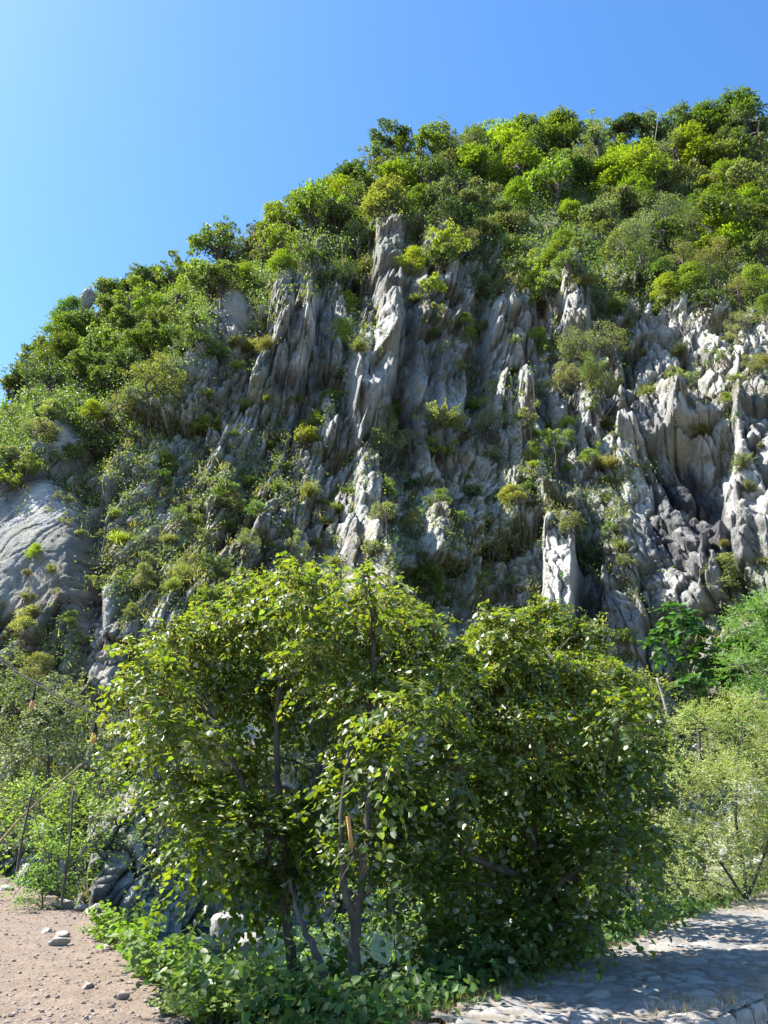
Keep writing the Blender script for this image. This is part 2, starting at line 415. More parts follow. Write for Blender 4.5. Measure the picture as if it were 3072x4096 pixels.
# which point of the cliff one sees in each direction from the road
_px, _py, _d = project(CP_)
ZB = np.full((1100, 860), 1e9); ZI = np.full((1100, 860), -1, int)
_ix = np.round(_px).astype(int) + 40; _iy = np.round(_py).astype(int)
_ok = (_ix >= 0) & (_ix < 860) & (_iy >= 0) & (_iy < 1100)
_idx = np.nonzero(_ok)[0]; _o = _idx[np.argsort(-_d[_idx])]
ZI[_iy[_o], _ix[_o]] = _o
def hit(px, py):
    for dy in range(0, 60):
        for dx in (0, -1, 1, -2, 2):
            x, y = int(round(px)) + 40 + dx, int(round(py)) + dy
            if 0 <= x < 860 and 0 <= y < 1100 and ZI[y, x] >= 0: return ZI[y, x]
    return None

# ---------------------------------------------------------------- hillside plants: one prototype of each growth form, unit crown width
def crown_leaves(acc, g, lobes, n, size, up=.6, out=.5, shape=DIAM, wid=.75, jit=.8, shell=.45):
    r = np.array([l[3] for l in lobes]); w = r ** 2; pick = g.choice(len(lobes), n, p=w / w.sum())
    C = np.array([l[:3] for l in lobes])[pick]; rr = r[pick]
    dv = unit(g.normal(0, 1, (n, 3))); dv[:, 2] = np.where(g.random(n) < .55, np.abs(dv[:, 2]), dv[:, 2])
    rad = (shell + (1 - shell) * g.random(n) ** .6) * rr
    # clumps on the lobe surface leave gaps between them
    P = C + dv * rad[:, None] * np.array([1, 1, .82])
    q = fbm(P[:, 0] * 9 + P[:, 2] * 3, P[:, 1] * 9 + P[:, 2] * 7, int(g.integers(999)), 2)
    keep = q > -.12
    P, dv = P[keep], dv[keep]; m = len(P)
    nr = unit(dv * out + np.array([0, 0, up]) + g.normal(0, jit * .6, (m, 3)))
    tp = unit(dv * .6 + g.normal(0, .7, (m, 3)) + np.array([0, 0, -.25]))
    leaves(acc, P, nr, tp, size * g.uniform(.7, 1.3, m), shape, 0, wid)
def limb_tree(g, h0, lobes, r0=.03, lean=.05, stems=1):
    acc = Acc()
    for s in range(stems):
        a = g.uniform(0, 6.28)
        base = np.array([0, 0, -.25]) + (0 if stems == 1 else .05) * np.array([math.cos(a), math.sin(a), 0])
        top = np.array([g.normal(0, lean), g.normal(0, lean), h0]) + (0 if stems == 1 else .2) * np.array([math.cos(a), math.sin(a), 0])
        tube(acc, bend(base, top, 0, .05, 6, g), np.linspace(r0, r0 * .6, 6), 6)
        for k, l in enumerate(lobes):
            if k % stems == s: tube(acc, bend(top * .97 if k % 2 else base + (top - base) * .72, np.array(l[:3]) + np.array([0, 0, .25 * l[3]]), .06, .05, 5, g), np.linspace(r0 * .5, r0 * .12, 5), 4)
    return acc
def lobeset(g, n, cz, rx, rz, r, lo=-.5):
    L = []
    for k in range(n):
        d = unit(g.normal(0, 1, 3)); d[2] = max(d[2], lo)
        f = g.uniform(.45, 1)
        L.append((d[0] * rx * f, d[1] * rx * f, cz + d[2] * rz * f, r * g.uniform(.7, 1.3)))
    return L
PROTO = {}
def make_proto(kind, seed):
    g = np.random.default_rng(seed); acc = Acc()
    if kind == 'round':
        lob = lobeset(g, 22, .64, .40, .34, .135); tr = limb_tree(g, .36, lob); crown_leaves(acc, g, lob, 4300, .046, jit=1.1, shell=.35)
    elif kind == 'tall':
        lob = [(g.normal(0, .12), g.normal(0, .12), z, .16 * (1.25 - .55 * z)) for z in np.linspace(.42, 1.3, 13)]
        lob = [(x * 1.6, y * 1.6, z, r) for x, y, z, r in lob]; tr = limb_tree(g, .55, lob, .03); crown_leaves(acc, g, lob, 3600, .046, jit=1.1)
    elif kind == 'umbrella':
        lob = [(.36 * math.cos(a) * q, .36 * math.sin(a) * q, .86 - .18 * q * q + g.normal(0, .03), .13) for a, q in zip(g.uniform(0, 6.28, 14), g.uniform(.2, 1.1, 14))]
        lob += lobeset(g, 4, .6, .2, .1, .1); tr = limb_tree(g, .5, lob, .026); crown_leaves(acc, g, lob, 3600, .040, up=.9)
    elif kind == 'spray':                                    # ash-like: flat layered sprays
        lob = []
        for z in np.linspace(.32, 1.0, 8):
            for k in range(4):
                a = g.uniform(0, 6.28); q = (1.12 - z) * .5 + .1
                lob.append((math.cos(a) * q * g.uniform(.5, 1), math.sin(a) * q * g.uniform(.5, 1), z + g.normal(0, .02), .14))
        tr = limb_tree(g, .5, lob[::2], .026)
        n = 3800; pick = g.integers(0, len(lob), n); C = np.array(lob)[pick]
        o = g.normal(0, 1, (n, 3)) * np.array([.55, .55, .22]) * C[:, 3:4]
        P = C[:, :3] + o; P[:, 2] -= .35 * (np.hypot(o[:, 0], o[:, 1]) ** 2) / C[:, 3]
        nr = unit(np.array([0, 0, 1.0]) + g.normal(0, .35, (n, 3))); tp = unit(o * np.array([1, 1, .2]) + g.normal(0, .03, (n, 3)) - np.array([0, 0, .02]))
        leaves(acc, P, nr, tp, .055 * g.uniform(.7, 1.3, n), DIAM, 0, .5)
    elif kind == 'olive':                                    # fine grey leaves, many stems
        lob = lobeset(g, 22, .55, .38, .34, .14); tr = limb_tree(g, .3, lob, .022, .1, 3); crown_leaves(acc, g, lob, 5200, .030, jit=1.3, wid=.5, shell=.2)
    elif kind == 'sparse':
        lob = lobeset(g, 13, .6, .42, .38, .11); tr = limb_tree(g, .4, lob, .018, .15, 2); crown_leaves(acc, g, lob, 1700, .042, jit=1.1, shell=.1)
    elif kind == 'shrub':
        lob = lobeset(g, 17, .34, .40, .30, .13, -.3); tr = limb_tree(g, .14, lob, .02, .1, 3); crown_leaves(acc, g, lob, 2300, .055, jit=1.0, shell=.3)
    elif kind == 'feather':                                  # arching twigs outwards
        tr = Acc(); P = []; T = []
        for k in range(46):
            a = g.uniform(0, 6.28); e = g.uniform(.2, 1.35); Lg = g.uniform(.4, .62)
            d = np.array([math.cos(a) * math.cos(e), math.sin(a) * math.cos(e), math.sin(e)])
            t = np.linspace(0, 1, 7)[:, None]; path = d * t * Lg + np.array([0, 0, -.22]) * t ** 2 * Lg * 1.2 + np.array([0, 0, .1])
            tube(tr, path, np.linspace(.009, .002, 7), 3)
            tt = np.sort(g.random(60) ** .7)[:, None]
            p = d * tt * Lg + np.array([0, 0, -.22]) * tt ** 2 * Lg * 1.2 + np.array([0, 0, .1]); P.append(p + g.normal(0, .022, p.shape)); T.append(np.repeat(d[None], 60, 0))
        P = np.concatenate(P); T = np.concatenate(T); n = len(P)
        leaves(acc, P, unit(np.array([0, 0, 1.]) + g.normal(0, .6, (n, 3))), unit(T + g.normal(0, .7, (n, 3))), .045 * g.uniform(.7, 1.3, n), DIAM, 0, .6)
    elif kind == 'tuft':                                     # dry grass and low herbs hanging from a ledge
        tr = None; n = 420
        a = g.uniform(0, 6.28, n); e = g.uniform(.1, 1.4, n)
        d = np.stack([np.cos(a) * np.cos(e), np.sin(a) * np.cos(e), np.sin(e)], -1)
        base = np.stack([g.normal(0, .2, n), g.normal(0, .12, n), g.normal(.02, .05, n)], -1)
        leaves(acc, base, unit(np.array([0, 0, 1.]) + g.normal(0, .5, (n, 3))), d - np.array([0, 0, .25]), g.uniform(.15, .4, n), BLADE, 0, .16)
        m = 500; P = np.stack([g.normal(0, .27, m), g.normal(0, .2, m), np.abs(g.normal(.06, .12, m))], -1)
        leaves(acc, P, unit(g.normal(0, 1, (m, 3)) + np.array([0, 0, .6])), unit(g.normal(0, 1, (m, 3))), .06 * g.uniform(.6, 1.3, m), DIAM, 0, .6)
    elif kind == 'hang':                                     # ivy curtain
        tr = None; n = 1100
        P = np.stack([g.normal(0, .26, n), g.normal(-.08, .08, n), -g.random(n) ** 1.2 * 1.3 + .5], -1); P[:, 0] *= 1 + .3 * np.sin(P[:, 2] * 9)
        leaves(acc, P, unit(np.array([0, -.8, .6]) + g.normal(0, .5, (n, 3))), unit(np.array([0, 0, -1.]) + g.normal(0, .5, (n, 3))), .075 * g.uniform(.6, 1.3, n), DIAM, 0, .8)
    elif kind == 'twigs':                                    # leafless dead shrub
        tr = Acc()
        def grow(p, d, L, r, dep):
            q = p + d * L; tube(tr, bend(p, q, .02, .07, 4, g), np.linspace(r, r * .6, 4), 4)
            if dep:
                for k in range(3): grow(p + (q - p) * g.uniform(.5, 1), unit(d + g.normal(0, .5, 3)), L * g.uniform(.5, .8), r * .6, dep - 1)
        for k in range(4): grow(np.array([0, 0, -.05]), unit(np.array([g.normal(0, .6), g.normal(0, .6), 1.])), .42, .02, 3)
        acc = None
    cm = acc.build(kind + '_crown', [M_LEAF]) if acc else None
    tm = tr.build(kind + '_wood', [M_PALEBARK if kind in ('twigs',) else M_BARK], True) if tr else None
    return cm, tm
HGT = dict(round=1.0, tall=1.45, umbrella=1.0, spray=1.1, olive=.95, sparse=1.0, shrub=.66, feather=.75, tuft=.4, hang=.6, twigs=.9)
for k in HGT:
    PROTO[k] = [make_proto(k, 100 + 10 * i + len(k)) for i in range(3 if k in ('round', 'shrub', 'spray', 'olive') else 2)]

CZ = dict(round=.80, tall=1.0, umbrella=.9, spray=.75, olive=.62, sparse=.68, shrub=.42, feather=.4, tuft=.05, hang=.0, twigs=.45)
TONE = dict(y=(.165, .215, .026), g=(.108, .150, .034), d=(.052, .084, .025), s=(.145, .168, .078), o=(.145, .155, .052))
WORD = dict(y='bright yellow-green', g='mid green', d='dark green', s='pale grey-green', o='dull olive')
# every tree and bush picked out in the photograph: column row width tone[kind]
FOREST = """121 275 18 d;141 272 16 g;152 271 12 g;136 283 18 g;151 284 24 d;181 263 28 gT;171 275 18 g;188 280 30 y;181 299 30 y;142 300 34 y;130 313 30 y;148 311 28 y;104 296 24 g;116 293 22 g;108 311 28 g;69 320 22 g;58 339 30 g;67 331 26 g;82 324 22 g;94 333 20 y;122 324 24 g;131 330 20 g;147 322 18 sO;160 328 26 g;142 335 16 sO;175 328 26 sO;193 327 22 g;34 351 26 d;27 365 18 g;41 359 30 g;58 356 26 gA;36 375 36 g;14 383 26 g;7 392 20 g;51 381 30 d;75 369 28 g;96 352 30 g;115 352 26 g;130 360 24 gA;145 347 30 g;163 345 26 g;121 371 30 d;96 371 26 g;105 381 26 g;157 385 42 oO;177 363 26 g;188 354 24 g;78 375 20 y;181 342 22 g;197 342 16 y;
227 231 26 gT;216 248 32 g;235 253 26 sO;240 277 16 y;220 280 26 o;207 287 28 g;257 222 17 dU;265 228 14 g;267 240 26 y;253 243 20 o;275 225 22 yA;287 220 28 y;280 239 24 y;263 253 22 o;280 260 16 y;302 196 28 g;308 194 16 d;311 212 34 y;325 202 30 y;341 195 26 y;329 182 24 g;333 171 18 d;348 167 26 g;345 177 24 d;330 221 36 d;353 221 22 y;363 183 28 g;372 152 32 gU;392 140 34 dU;384 172 26 o;395 177 26 y;388 205 32 o;357 200 26 g;359 250 32 sO;369 241 24 sO;342 279 24 d;301 249 22 g;
407 144 18 y;423 147 28 y;439 140 26 g;440 132 14 g;407 169 26 g;423 175 32 g;455 153 34 oO;454 129 16 gP;474 123 20 g;482 129 22 y;489 136 26 y;504 110 24 gT;518 114 14 gT;516 126 24 y;534 111 24 sT;548 117 10 d;530 130 22 g;540 140 28 y;553 133 24 y;565 114 20 sU;576 111 14 s;590 115 28 yT;565 135 28 g;508 146 30 yA;475 146 26 g;484 152 26 d;467 167 28 d;451 167 26 o;483 168 30 y;494 167 20 g;514 167 32 yA;530 158 28 d;541 167 20 o;554 171 30 y;553 159 14 y;569 174 28 g;554 184 34 y;588 157 30 sO;593 177 24 g;436 181 30 d;458 184 34 d;442 206 28 s;487 198 28 s;469 203 20 s;517 199 18 yA;422 200 18 g;451 220 28 d;467 223 26 d;504 212 16 o;518 223 22 o;494 231 24 o;568 212 16 yA;
614 111 20 dU;628 116 18 d;651 114 24 g;670 108 22 dU;690 104 24 dU;710 112 20 g;742 109 32 g;758 109 20 d;766 116 18 d;707 121 26 gA;731 121 32 d;684 120 30 g;626 125 20 d;620 138 26 y;599 152 34 sO;598 144 24 s;655 132 26 d;674 133 28 g;677 152 34 oO;701 133 26 g;703 152 32 yA;720 129 28 d;725 147 30 g;743 147 30 g;755 133 34 sO;766 142 14 y;731 157 28 y;756 159 26 s;765 162 22 g;621 162 26 yA;640 171 34 yA;595 177 24 g;613 181 26 yA;656 171 22 g;671 181 28 oP;692 181 36 oP;714 186 24 y;731 177 30 gA;756 184 34 s;757 202 22 yA;703 203 22 g;636 193 26 yA;608 199 22 g;637 203 26 g;621 205 24 s;610 216 28 s;668 219 36 sO;692 220 30 g;725 211 32 gA;728 223 40 g;756 220 26 g;643 240 34 sO;669 239 30 g;695 238 36 gO;724 239 30 yA;743 237 26 g;761 250 24 o;604 235 26 oP;621 250 26 oP;652 256 30 gO;689 261 36 oO;719 263 32 oO;664 269 20 g"""
LEDGE = """368 274 22 oK;321 280 15 y;312 258 16 g;294 269 14 oK;305 295 14 y;348 298 16 y;435 246 36 yR;460 243 30 sO;407 261 22 yA;434 262 30 gR;463 257 24 d;530 261 28 yR;557 257 30 gA;568 243 14 g;566 266 24 gR;577 246 14 g;513 250 18 oK;504 263 14 oK;597 225 16 o;
264 322 20 yL;348 307 16 yH;344 331 16 yH;267 348 16 oK;233 345 14 oK;219 358 22 g;237 368 16 y;252 353 22 oK;362 351 18 oK;325 378 18 g;336 402 22 g;339 377 14 g;296 400 14 g;269 401 10 y;211 429 28 yF;233 435 12 g;316 422 22 g;310 441 26 y;265 448 18 y;327 459 14 g;289 471 20 g;380 413 22 sA;393 411 18 gA;372 433 22 s;383 453 42 sO;252 482 14 y;277 490 18 gF;226 493 24 g;377 488 24 g;346 492 14 g;312 493 18 oK;205 396 16 o;248 412 20 oK;284 441 18 o;
426 288 24 y;413 304 16 oK;441 321 24 sP;436 335 12 g;464 322 14 gA;470 335 12 gA;483 332 20 o;463 370 16 o;441 352 14 sP;534 336 18 gA;516 340 10 y;531 287 28 yR;551 289 34 gR;539 303 20 y;583 288 22 oK;558 343 20 sF;553 362 22 g;581 359 40 sO;569 384 34 sO;593 377 30 gO;540 396 30 o;494 390 14 oH;440 420 38 sF;410 446 30 sO;448 452 34 yR;487 432 36 sO;524 428 32 sP;534 437 12 y;549 428 14 y;569 426 16 yK;551 452 34 gP;530 456 14 y;489 456 18 s;574 444 24 gP;589 463 26 g;527 473 12 y;508 405 14 g;484 405 16 oK;514 374 14 oK;475 408 14 yK;
667 291 22 yA;662 309 24 g;707 306 28 d;737 297 34 oO;689 282 26 gA;713 282 24 g;749 286 24 g;763 311 16 gA;619 311 22 oK;606 352 44 sO;626 338 14 y;677 356 18 oK;645 355 12 oK;680 328 26 oW;690 386 28 sP;672 375 14 s;724 362 22 g;737 345 22 sP;749 329 28 s;734 382 14 oK;749 374 26 o;763 365 16 oK;646 397 18 oK;727 402 12 yA;701 426 18 oK;598 396 34 gO;596 410 22 d;601 427 18 oK;616 435 14 g;742 463 22 sF;763 447 10 s;592 462 26 gP;610 467 18 oK;635 340 10 o;
12 414 22 g;48 411 18 sA;36 402 18 g;87 410 18 yA;80 423 14 y;107 418 22 g;131 410 32 oO;152 410 28 oO;172 419 15 gL;27 434 26 sO;45 433 24 s;11 458 24 s;31 459 28 g;58 458 32 g;72 447 26 gU;96 443 26 sA;100 461 16 g;10 478 26 yR;28 472 26 g;115 443 16 o;174 446 13 g;162 480 18 d;174 468 20 g;130 502 16 s;69 500 11 s;55 499 11 s;67 524 15 s;52 512 7 s;33 552 13 yA;52 570 13 s;27 574 9 s;94 503 14 g;116 515 12 yK;122 542 20 yK;176 517 20 g;193 523 18 g;171 542 14 oK;98 536 12 s;80 534 10 s;146 560 16 s;146 581 18 s;121 580 16 gP;100 588 24 oP;188 563 24 g;188 581 30 oK;153 505 12 g;24 597 16 s;55 597 12 s;175 589 20 oK;
206 505 26 sL;225 505 26 o;248 515 26 g;260 512 18 g;229 528 20 g;311 497 18 oK;321 502 10 y;336 509 14 yK;246 544 26 s;283 534 26 gP;268 550 18 g;294 550 26 sP;328 528 20 oK;316 545 12 oK;334 564 14 oK;217 571 32 dF;212 600 34 gF;260 564 18 s;303 564 20 o;386 515 30 sU;371 552 22 s;339 588 16 s;204 539 16 s;
434 504 26 gP;473 496 20 d;467 477 8 y;465 523 24 g;413 485 18 d;511 496 22 o;513 535 28 gP;492 556 24 o;513 584 22 g;421 586 30 gA;476 592 24 g;534 466 12 y;574 527 24 sR;585 554 20 d;555 475 30 gP;555 612 20 gF;534 603 18 gF;442 571 20 oK;413 523 18 s;530 489 14 g;421 556 14 s;488 525 16 oK;614 531 20 gP;625 565 18 s;620 548 14 oK;723 546 10 oK;719 580 30 sA;746 489 16 sF;761 563 12 oK;616 640 26 g;602 468 20 oK;606 481 14 oK;
25 625 26 sA;12 650 24 sA;30 668 26 sA;90 640 18 s;120 640 14 s;130 700 22 s;70 620 14 sA;165 640 12 s;10 700 30 dA;130 612 12 sA;145 735 22 d;175 760 20 sP;
300 840 44 g;340 875 40 yR;395 865 46 g;440 880 50 yR;500 890 46 g;590 880 44 g;620 850 36 yR;250 855 40 g;420 800 44 g;370 790 36 y;480 800 40 g;590 780 44 g;640 700 40 g;620 740 40 y;560 920 44 g;610 925 40 y;380 920 44 y;330 740 40 g;450 720 40 g;540 740 40 g"""
LET = dict(R='round', T='tall', U='umbrella', A='spray', O='olive', P='sparse', L='tall', F='feather', K='tuft', H='hang', W='twigs')
NOUN = dict(round='round-headed tree', tall='tall narrow tree', umbrella='flat-topped tree', spray='feathery-leaved tree', olive='fine-leaved tree', sparse='thin see-through tree',
            shrub='leafy bush', feather='bush of arching twigs', tuft='tuft of grass and herbs', hang='hanging ivy curtain', twigs='leafless tangle of dead twigs')
def parse(s):
    for e in s.replace('\n', '').split(';'):
        if not e.strip(): continue
        a = e.split(); yield float(a[0]), float(a[1]), float(a[2]), a[3][0], (LET[a[3][1]] if len(a[3]) > 1 else None)
PLANTS = []                                                   # (root, frame col, row, tone, kind, size word, forest?)
g0 = np.random.default_rng(5)
def place(px, py, w, tone, kind, forest):
    if kind is None:
        kind = g0.choice(['round', 'round', 'round', 'spray', 'tall', 'olive', 'sparse'], p=[.3, .2, .2, .1, .08, .07, .05]) if forest else (g0.choice(['shrub', 'sparse', 'olive', 'spray'], p=[.5, .2, .15, .15]) if w > 17 else g0.choice(['shrub', 'shrub', 'feather', 'sparse'], p=[.4, .2, .2, .2]))
        kind = str(kind)
    h = HGT[kind]
    i = hit(px, py + CZ[kind] * w * {'tall': .72, 'umbrella': .85}.get(kind, 1))
    if i is None: return None
    p = CP_[i]; d = _d[i]; s = w * d / F * (1.75 if forest else 1.35) * {'tall': .72, 'umbrella': .85}.get(kind, 1)
    if kind == 'hang': p = p + np.array([0, -.25, 0])
    elif not forest: p = p + np.array([0, -.22 * s, .05 * s])
    v = int(g0.integers(len(PROTO[kind]))); cm, tm = PROTO[kind][v]
    sc = s * np.array([1, 1, g0.uniform(.92, 1.12)])
    c = np.array(TONE[tone]) * g0.uniform(.82, 1.2) * (1 + g0.normal(0, .05, 3))
    if not forest: c = c * np.array([1.35, 1.28, 1.4])
    small = kind in ('tuft', 'hang', 'twigs')
    nm = {'tuft': 'herb_tuft', 'hang': 'ivy_curtain', 'twigs': 'dead_shrub', 'shrub': 'cliff_bush', 'feather': 'arching_bush', 'olive': 'fine_leaved_tree', 'spray': 'ash_tree', 'sparse': 'thin_tree'}.get(kind, 'broadleaf_tree')
    if small:
        root = link(nm, cm or tm)
        if cm: root.color = (*c, 1)
    else:
        root = empty(nm)
        cr = link('crown', cm, root); cr.color = (*c, 1); link('trunk', tm, root)
    root.location = tuple(p); root.scale = tuple(sc)
    lean = g0.normal(0, .08, 2) if forest else np.array([g0.normal(.22, .12), g0.normal(0, .1)])
    root.rotation_euler = (0 if kind == 'hang' else lean[0], lean[1], 0 if kind == 'hang' else g0.uniform(0, 6.28))
    PLANTS.append([root, px, py, tone, kind, w, forest, nm])
    return root
for a in parse(FOREST): place(*a, True)
for a in parse(LEDGE): place(*a, False)

# low growth on the ledges and under the trees: nobody could count it
def undergrowth():
    g = np.random.default_rng(11); acc = Acc()
    vis = np.unique(ZI[ZI >= 0]); px, py, _ = project(CP_[vis])
    x, z = CP_[vis, 0], CP_[vis, 2]
    clump = sstep(-.25, .35, fbm(x * .33, z * .22, 300, 3))
    key = CKEY[vis]
    wgt = (.05 + .5 * CVEG[vis] + .6 * clump) * (1 - .95 * CBARE[vis]) * np.where(key > 2.9, 2.4, 1.0)
    n = 19000
    pk = g.choice(vis, n, p=wgt / wgt.sum())
    C = CP_[pk] + CN_[pk] * np.where(CN_[pk, 1:2] > 0, -1, 1) * .12
    rad = g.uniform(.22, .62, n) * (CP_[pk, 1] / 48) ** .6 * np.where(CKEY[pk] > 3.0, 1.9, 1.0)
    typ = g.choice(4, n, p=[.36, .27, .21, .16])
    typ = np.where((CKEY[pk] > 3.0) & (typ > 1), 0, typ)
    K = 17
    Cc = np.repeat(C, K, 0); rr = np.repeat(rad, K)[:, None]; tt = np.repeat(typ, K); m = n * K
    dv = g.normal(0, .55, (m, 3)); P = Cc + dv * rr * np.array([1, .8, .9]) + np.array([0, -.1, .1]) * rr
    up = np.where((tt == 3)[:, None], np.array([0, -.2, 1.0]), 0)
    nr = unit(dv + np.array([0, -.3, .7]) + g.normal(0, .5, (m, 3)))
    tp = unit(g.normal(0, .8, (m, 3)) + up * 1.2 + dv * .4)
    dist = (np.repeat(CP_[pk, 1], K) / 48)
    for t in range(4):
        k = tt == t
        if t < 3: leaves(acc, P[k], nr[k], tp[k], g.uniform(.11, .24, k.sum()) * dist[k] ** 1.1, DIAM, t, .7)
        else: leaves(acc, P[k], nr[k], tp[k], g.uniform(.25, .55, k.sum()) * dist[k] ** .6, BLADE, t, .22)
    me = acc.build('cliff_undergrowth', [leaf_mat('ledge_green', (.105, .165, .045)), leaf_mat('ledge_olive', (.165, .18, .072)), leaf_mat('ledge_grey', (.18, .20, .115)), leaf_mat('ledge_straw', (.28, .25, .12))])
    tag(link('cliff_undergrowth', me), 'low herbs, ivy and dry grass growing in the cracks and ledges of the cliff', 'undergrowth', kind='stuff')
undergrowth()

# ---------------------------------------------------------------- ground, dirt road, cobbled path, river
BPX = np.array([-600, -200, 0, 30, 95, 108, 130, 175, 208, 300, 380, 440, 512, 575, 640, 705, 768, 900, 1200, 1600])
BPY = np.array([850, 862, 872, 888, 910, 930, 956, 997, 1016, 1044, 1040, 1012, 983, 960, 937, 913, 892, 856, 846, 844])
def beyond(x, y):
    """metres past the brink of the road, seen along the bearing"""
    d = np.maximum(y * CP - EYE * SP, .3)
    px = 384 + F * x / d
    pb = np.interp(px, BPX, BPY); yb = -EYE / np.minimum(tan_el(pb), -.01)
    return np.where(y < 2, -5., y - yb)
WA, WB = np.array([2.58, 7.42]), np.array([3.73, 8.45])
WD = (WB - WA) / np.linalg.norm(WB - WA); WN = np.array([WD[1], -WD[0]])          # WN points to the low side
def wallside(x, y): return (x - WA[0]) * WN[0] + (y - WA[1]) * WN[1]
def ground_z(x, y):
    b = beyond(x, y)
    z = -.45 * sstep(0, 3, b) - 2.3 * sstep(3, 7, b)
    low = sstep(.0, .35, wallside(x, y)) * sstep(.6, 1.6, x)
    return np.where(b < 0, -.85 * low, z)
def axis(a, b, step, far):
    v = list(np.arange(a, b, step)); s = step
    up, dn = [b], [a]
    while up[-1] < far: s *= 1.35; up.append(up[-1] + s)
    s = step
    while dn[-1] > -far: s *= 1.35; dn.append(dn[-1] - s)
    return np.array(dn[:0:-1] + v + up)
def sheet(xs, ys, zf, keep=None):
    X, Y = np.meshgrid(xs, ys); Z = zf(X, Y)
    V = np.stack([X, Y, Z], -1).reshape(-1, 3)
    i = np.arange(V.shape[0]).reshape(X.shape)
    q = np.stack([i[:-1, :-1], i[:-1, 1:], i[1:, 1:], i[1:, :-1]], -1).reshape(-1, 4)
    if keep is not None:
        k = keep(X, Y).ravel(); q = q[k[q].all(1)]
        used = np.unique(q); re = np.full(len(V), -1); re[used] = np.arange(len(used)); V = V[used]; q = re[q]
    return V, q
def soil_mat(name, a, b, c3, scale=3.0, bump=.03):
    m, nt, out = new_mat(name); L = nt.links; iso = mapping(nt)
    n1 = noise(nt, iso, scale, 8, .7); n2 = noise(nt, iso, .6, 4, .6); n3 = noise(nt, iso, scale * 9, 4, .7)
    c = ramp(nt, n1, [(.3, a), (.62, b)]); c = mixc(nt, ramp(nt, n2, [(.4, (0, 0, 0)), (.65, (.8, .8, .8))]), c, c3)
    c = mixc(nt, .55, c, ramp(nt, n3, [(.3, (.35, .35, .35)), (.7, (1, 1, 1))]), 'MULTIPLY')
    p = nd(nt, 'ShaderNodeBsdfPrincipled', i_Roughness=.95); p.inputs['Specular IOR Level'].default_value = .15
    L.new(c, p.inputs['Base Color'])
    bp = nd(nt, 'ShaderNodeBump', i_Strength=.9, i_Distance=bump); L.new(n3, bp.inputs['Height'])
    b2 = nd(nt, 'ShaderNodeBump', i_Strength=.6, i_Distance=bump * 3); L.new(n1, b2.inputs['Height']); L.new(bp.outputs[0], b2.inputs['Normal'])
    L.new(b2.outputs[0], p.inputs['Normal']); L.new(p.outputs[0], out.inputs[0]); return m
V, q = sheet(axis(-16, 18, .25, 3000), axis(0, 34, .25, 3000), lambda x, y: ground_z(x, y) - .03 + .03 * fbm(x * 1.3, y * 1.3, 400, 3) * (beyond(x, y) > 0))
tag(link('ground', mesh_np('ground', V, [q], [soil_mat('bank_soil', (.07, .055, .035), (.15, .12, .075), (.10, .10, .05), 2.0)], None, True)), 'brown earth of the bank falling from the road to the river', 'ground', kind='structure')

M_DIRT = soil_mat('pink_dirt', (.17, .13, .10), (.28, .215, .172), (.24, .19, .15), 2.2, .03)
def dirt_z(x, y):
    return .004 + .03 * fbm(x * .8, y * .8, 410, 3) + .022 * np.maximum(fbm(x * 5, y * 5, 420, 4), -.1) + .012 * fbm(x * 16, y * 16, 425, 2)
xs = np.concatenate([np.arange(-60, -11, 1.), np.arange(-11, .65, .055)]); ys = np.concatenate([np.arange(-15, 6, .7), np.arange(6, 16, .055), np.arange(16, 40, .15)])
V, q = sheet(xs, ys, dirt_z, lambda x, y: (beyond(x, y) + .35 * fbm(x * 2.5, y * 2.5, 430, 3) < .05) & (x + .35 * fbm(x * 3, y * 3, 440, 3) < .35))
tag(link('dirt_road', mesh_np('dirt_road', V, [q], [M_DIRT], None, True)), 'pinkish stony dirt road in full sun', 'road', kind='structure')

def path_fields(x, y):
    wx, wy = x + .10 * fbm(x * 3, y * 3, 450, 3), y + .10 * fbm(x * 3, y * 3, 460, 3)
    f1, f2, c, r2, r3, a, b = voro(wx / .27, wy / .23, 470)
    e = f2 - f1
    worn = fbm(x * .7, y * .7, 480, 3)
    st = sstep(.06, .16, e) * (c < .60 + .4 * worn)
    g1, g2, cc, *_ = voro(wx / .11, wy / .10, 475)
    small = sstep(.1, .25, g2 - g1) * (cc < .35)
    h = st * (.012 + .022 * r2) * np.sqrt(np.clip(1 - (f1 / .75) ** 2, 0, 1)) + (1 - st) * small * .014
    return h, st, small, c
def path_z(x, y):
    h, *_ = path_fields(x, y)
    return .008 + h + .05 * fbm(x * .6, y * .6, 490, 3) + .012 * fbm(x * 9, y * 9, 495, 3)
xs = np.concatenate([np.arange(0, 11, .032), np.arange(11, 40, .1)]); ys = np.concatenate([np.arange(3, 12.5, .032), np.arange(12.5, 45, .09)])
V, q = sheet(xs, ys, path_z, lambda x, y: (beyond(x, y) + .3 * fbm(x * 2, y * 2, 500, 3) < .1) & (wallside(x, y) < .06) & (x + .35 * fbm(x * 3, y * 3, 440, 3) > .3) & (x < 3.2 * y - 5))
me = mesh_np('cobbled_path', V, [q], [], None, True)
h, st, small, c = path_fields(V[:, 0], V[:, 1])
attr(me, 'stone', np.clip(st + .6 * small, 0, 1)); attr(me, 'shade', c)
m, nt, out = new_mat('cobbles'); iso = mapping(nt); n = noise(nt, iso, 9, 6, .7); n2 = noise(nt, iso, 40, 3, .7)
sc_ = ramp(nt, getattr_(nt, 'shade'), [(0, (.17, .165, .16)), (.35, (.24, .23, .22)), (.65, (.34, .325, .30))])
sc_ = mixc(nt, .6, sc_, ramp(nt, n, [(.3, (.5, .5, .5)), (.7, (1.1, 1.1, 1.1))]), 'MULTIPLY')
so_ = ramp(nt, n, [(.3, (.13, .11, .09)), (.65, (.21, .18, .15))])
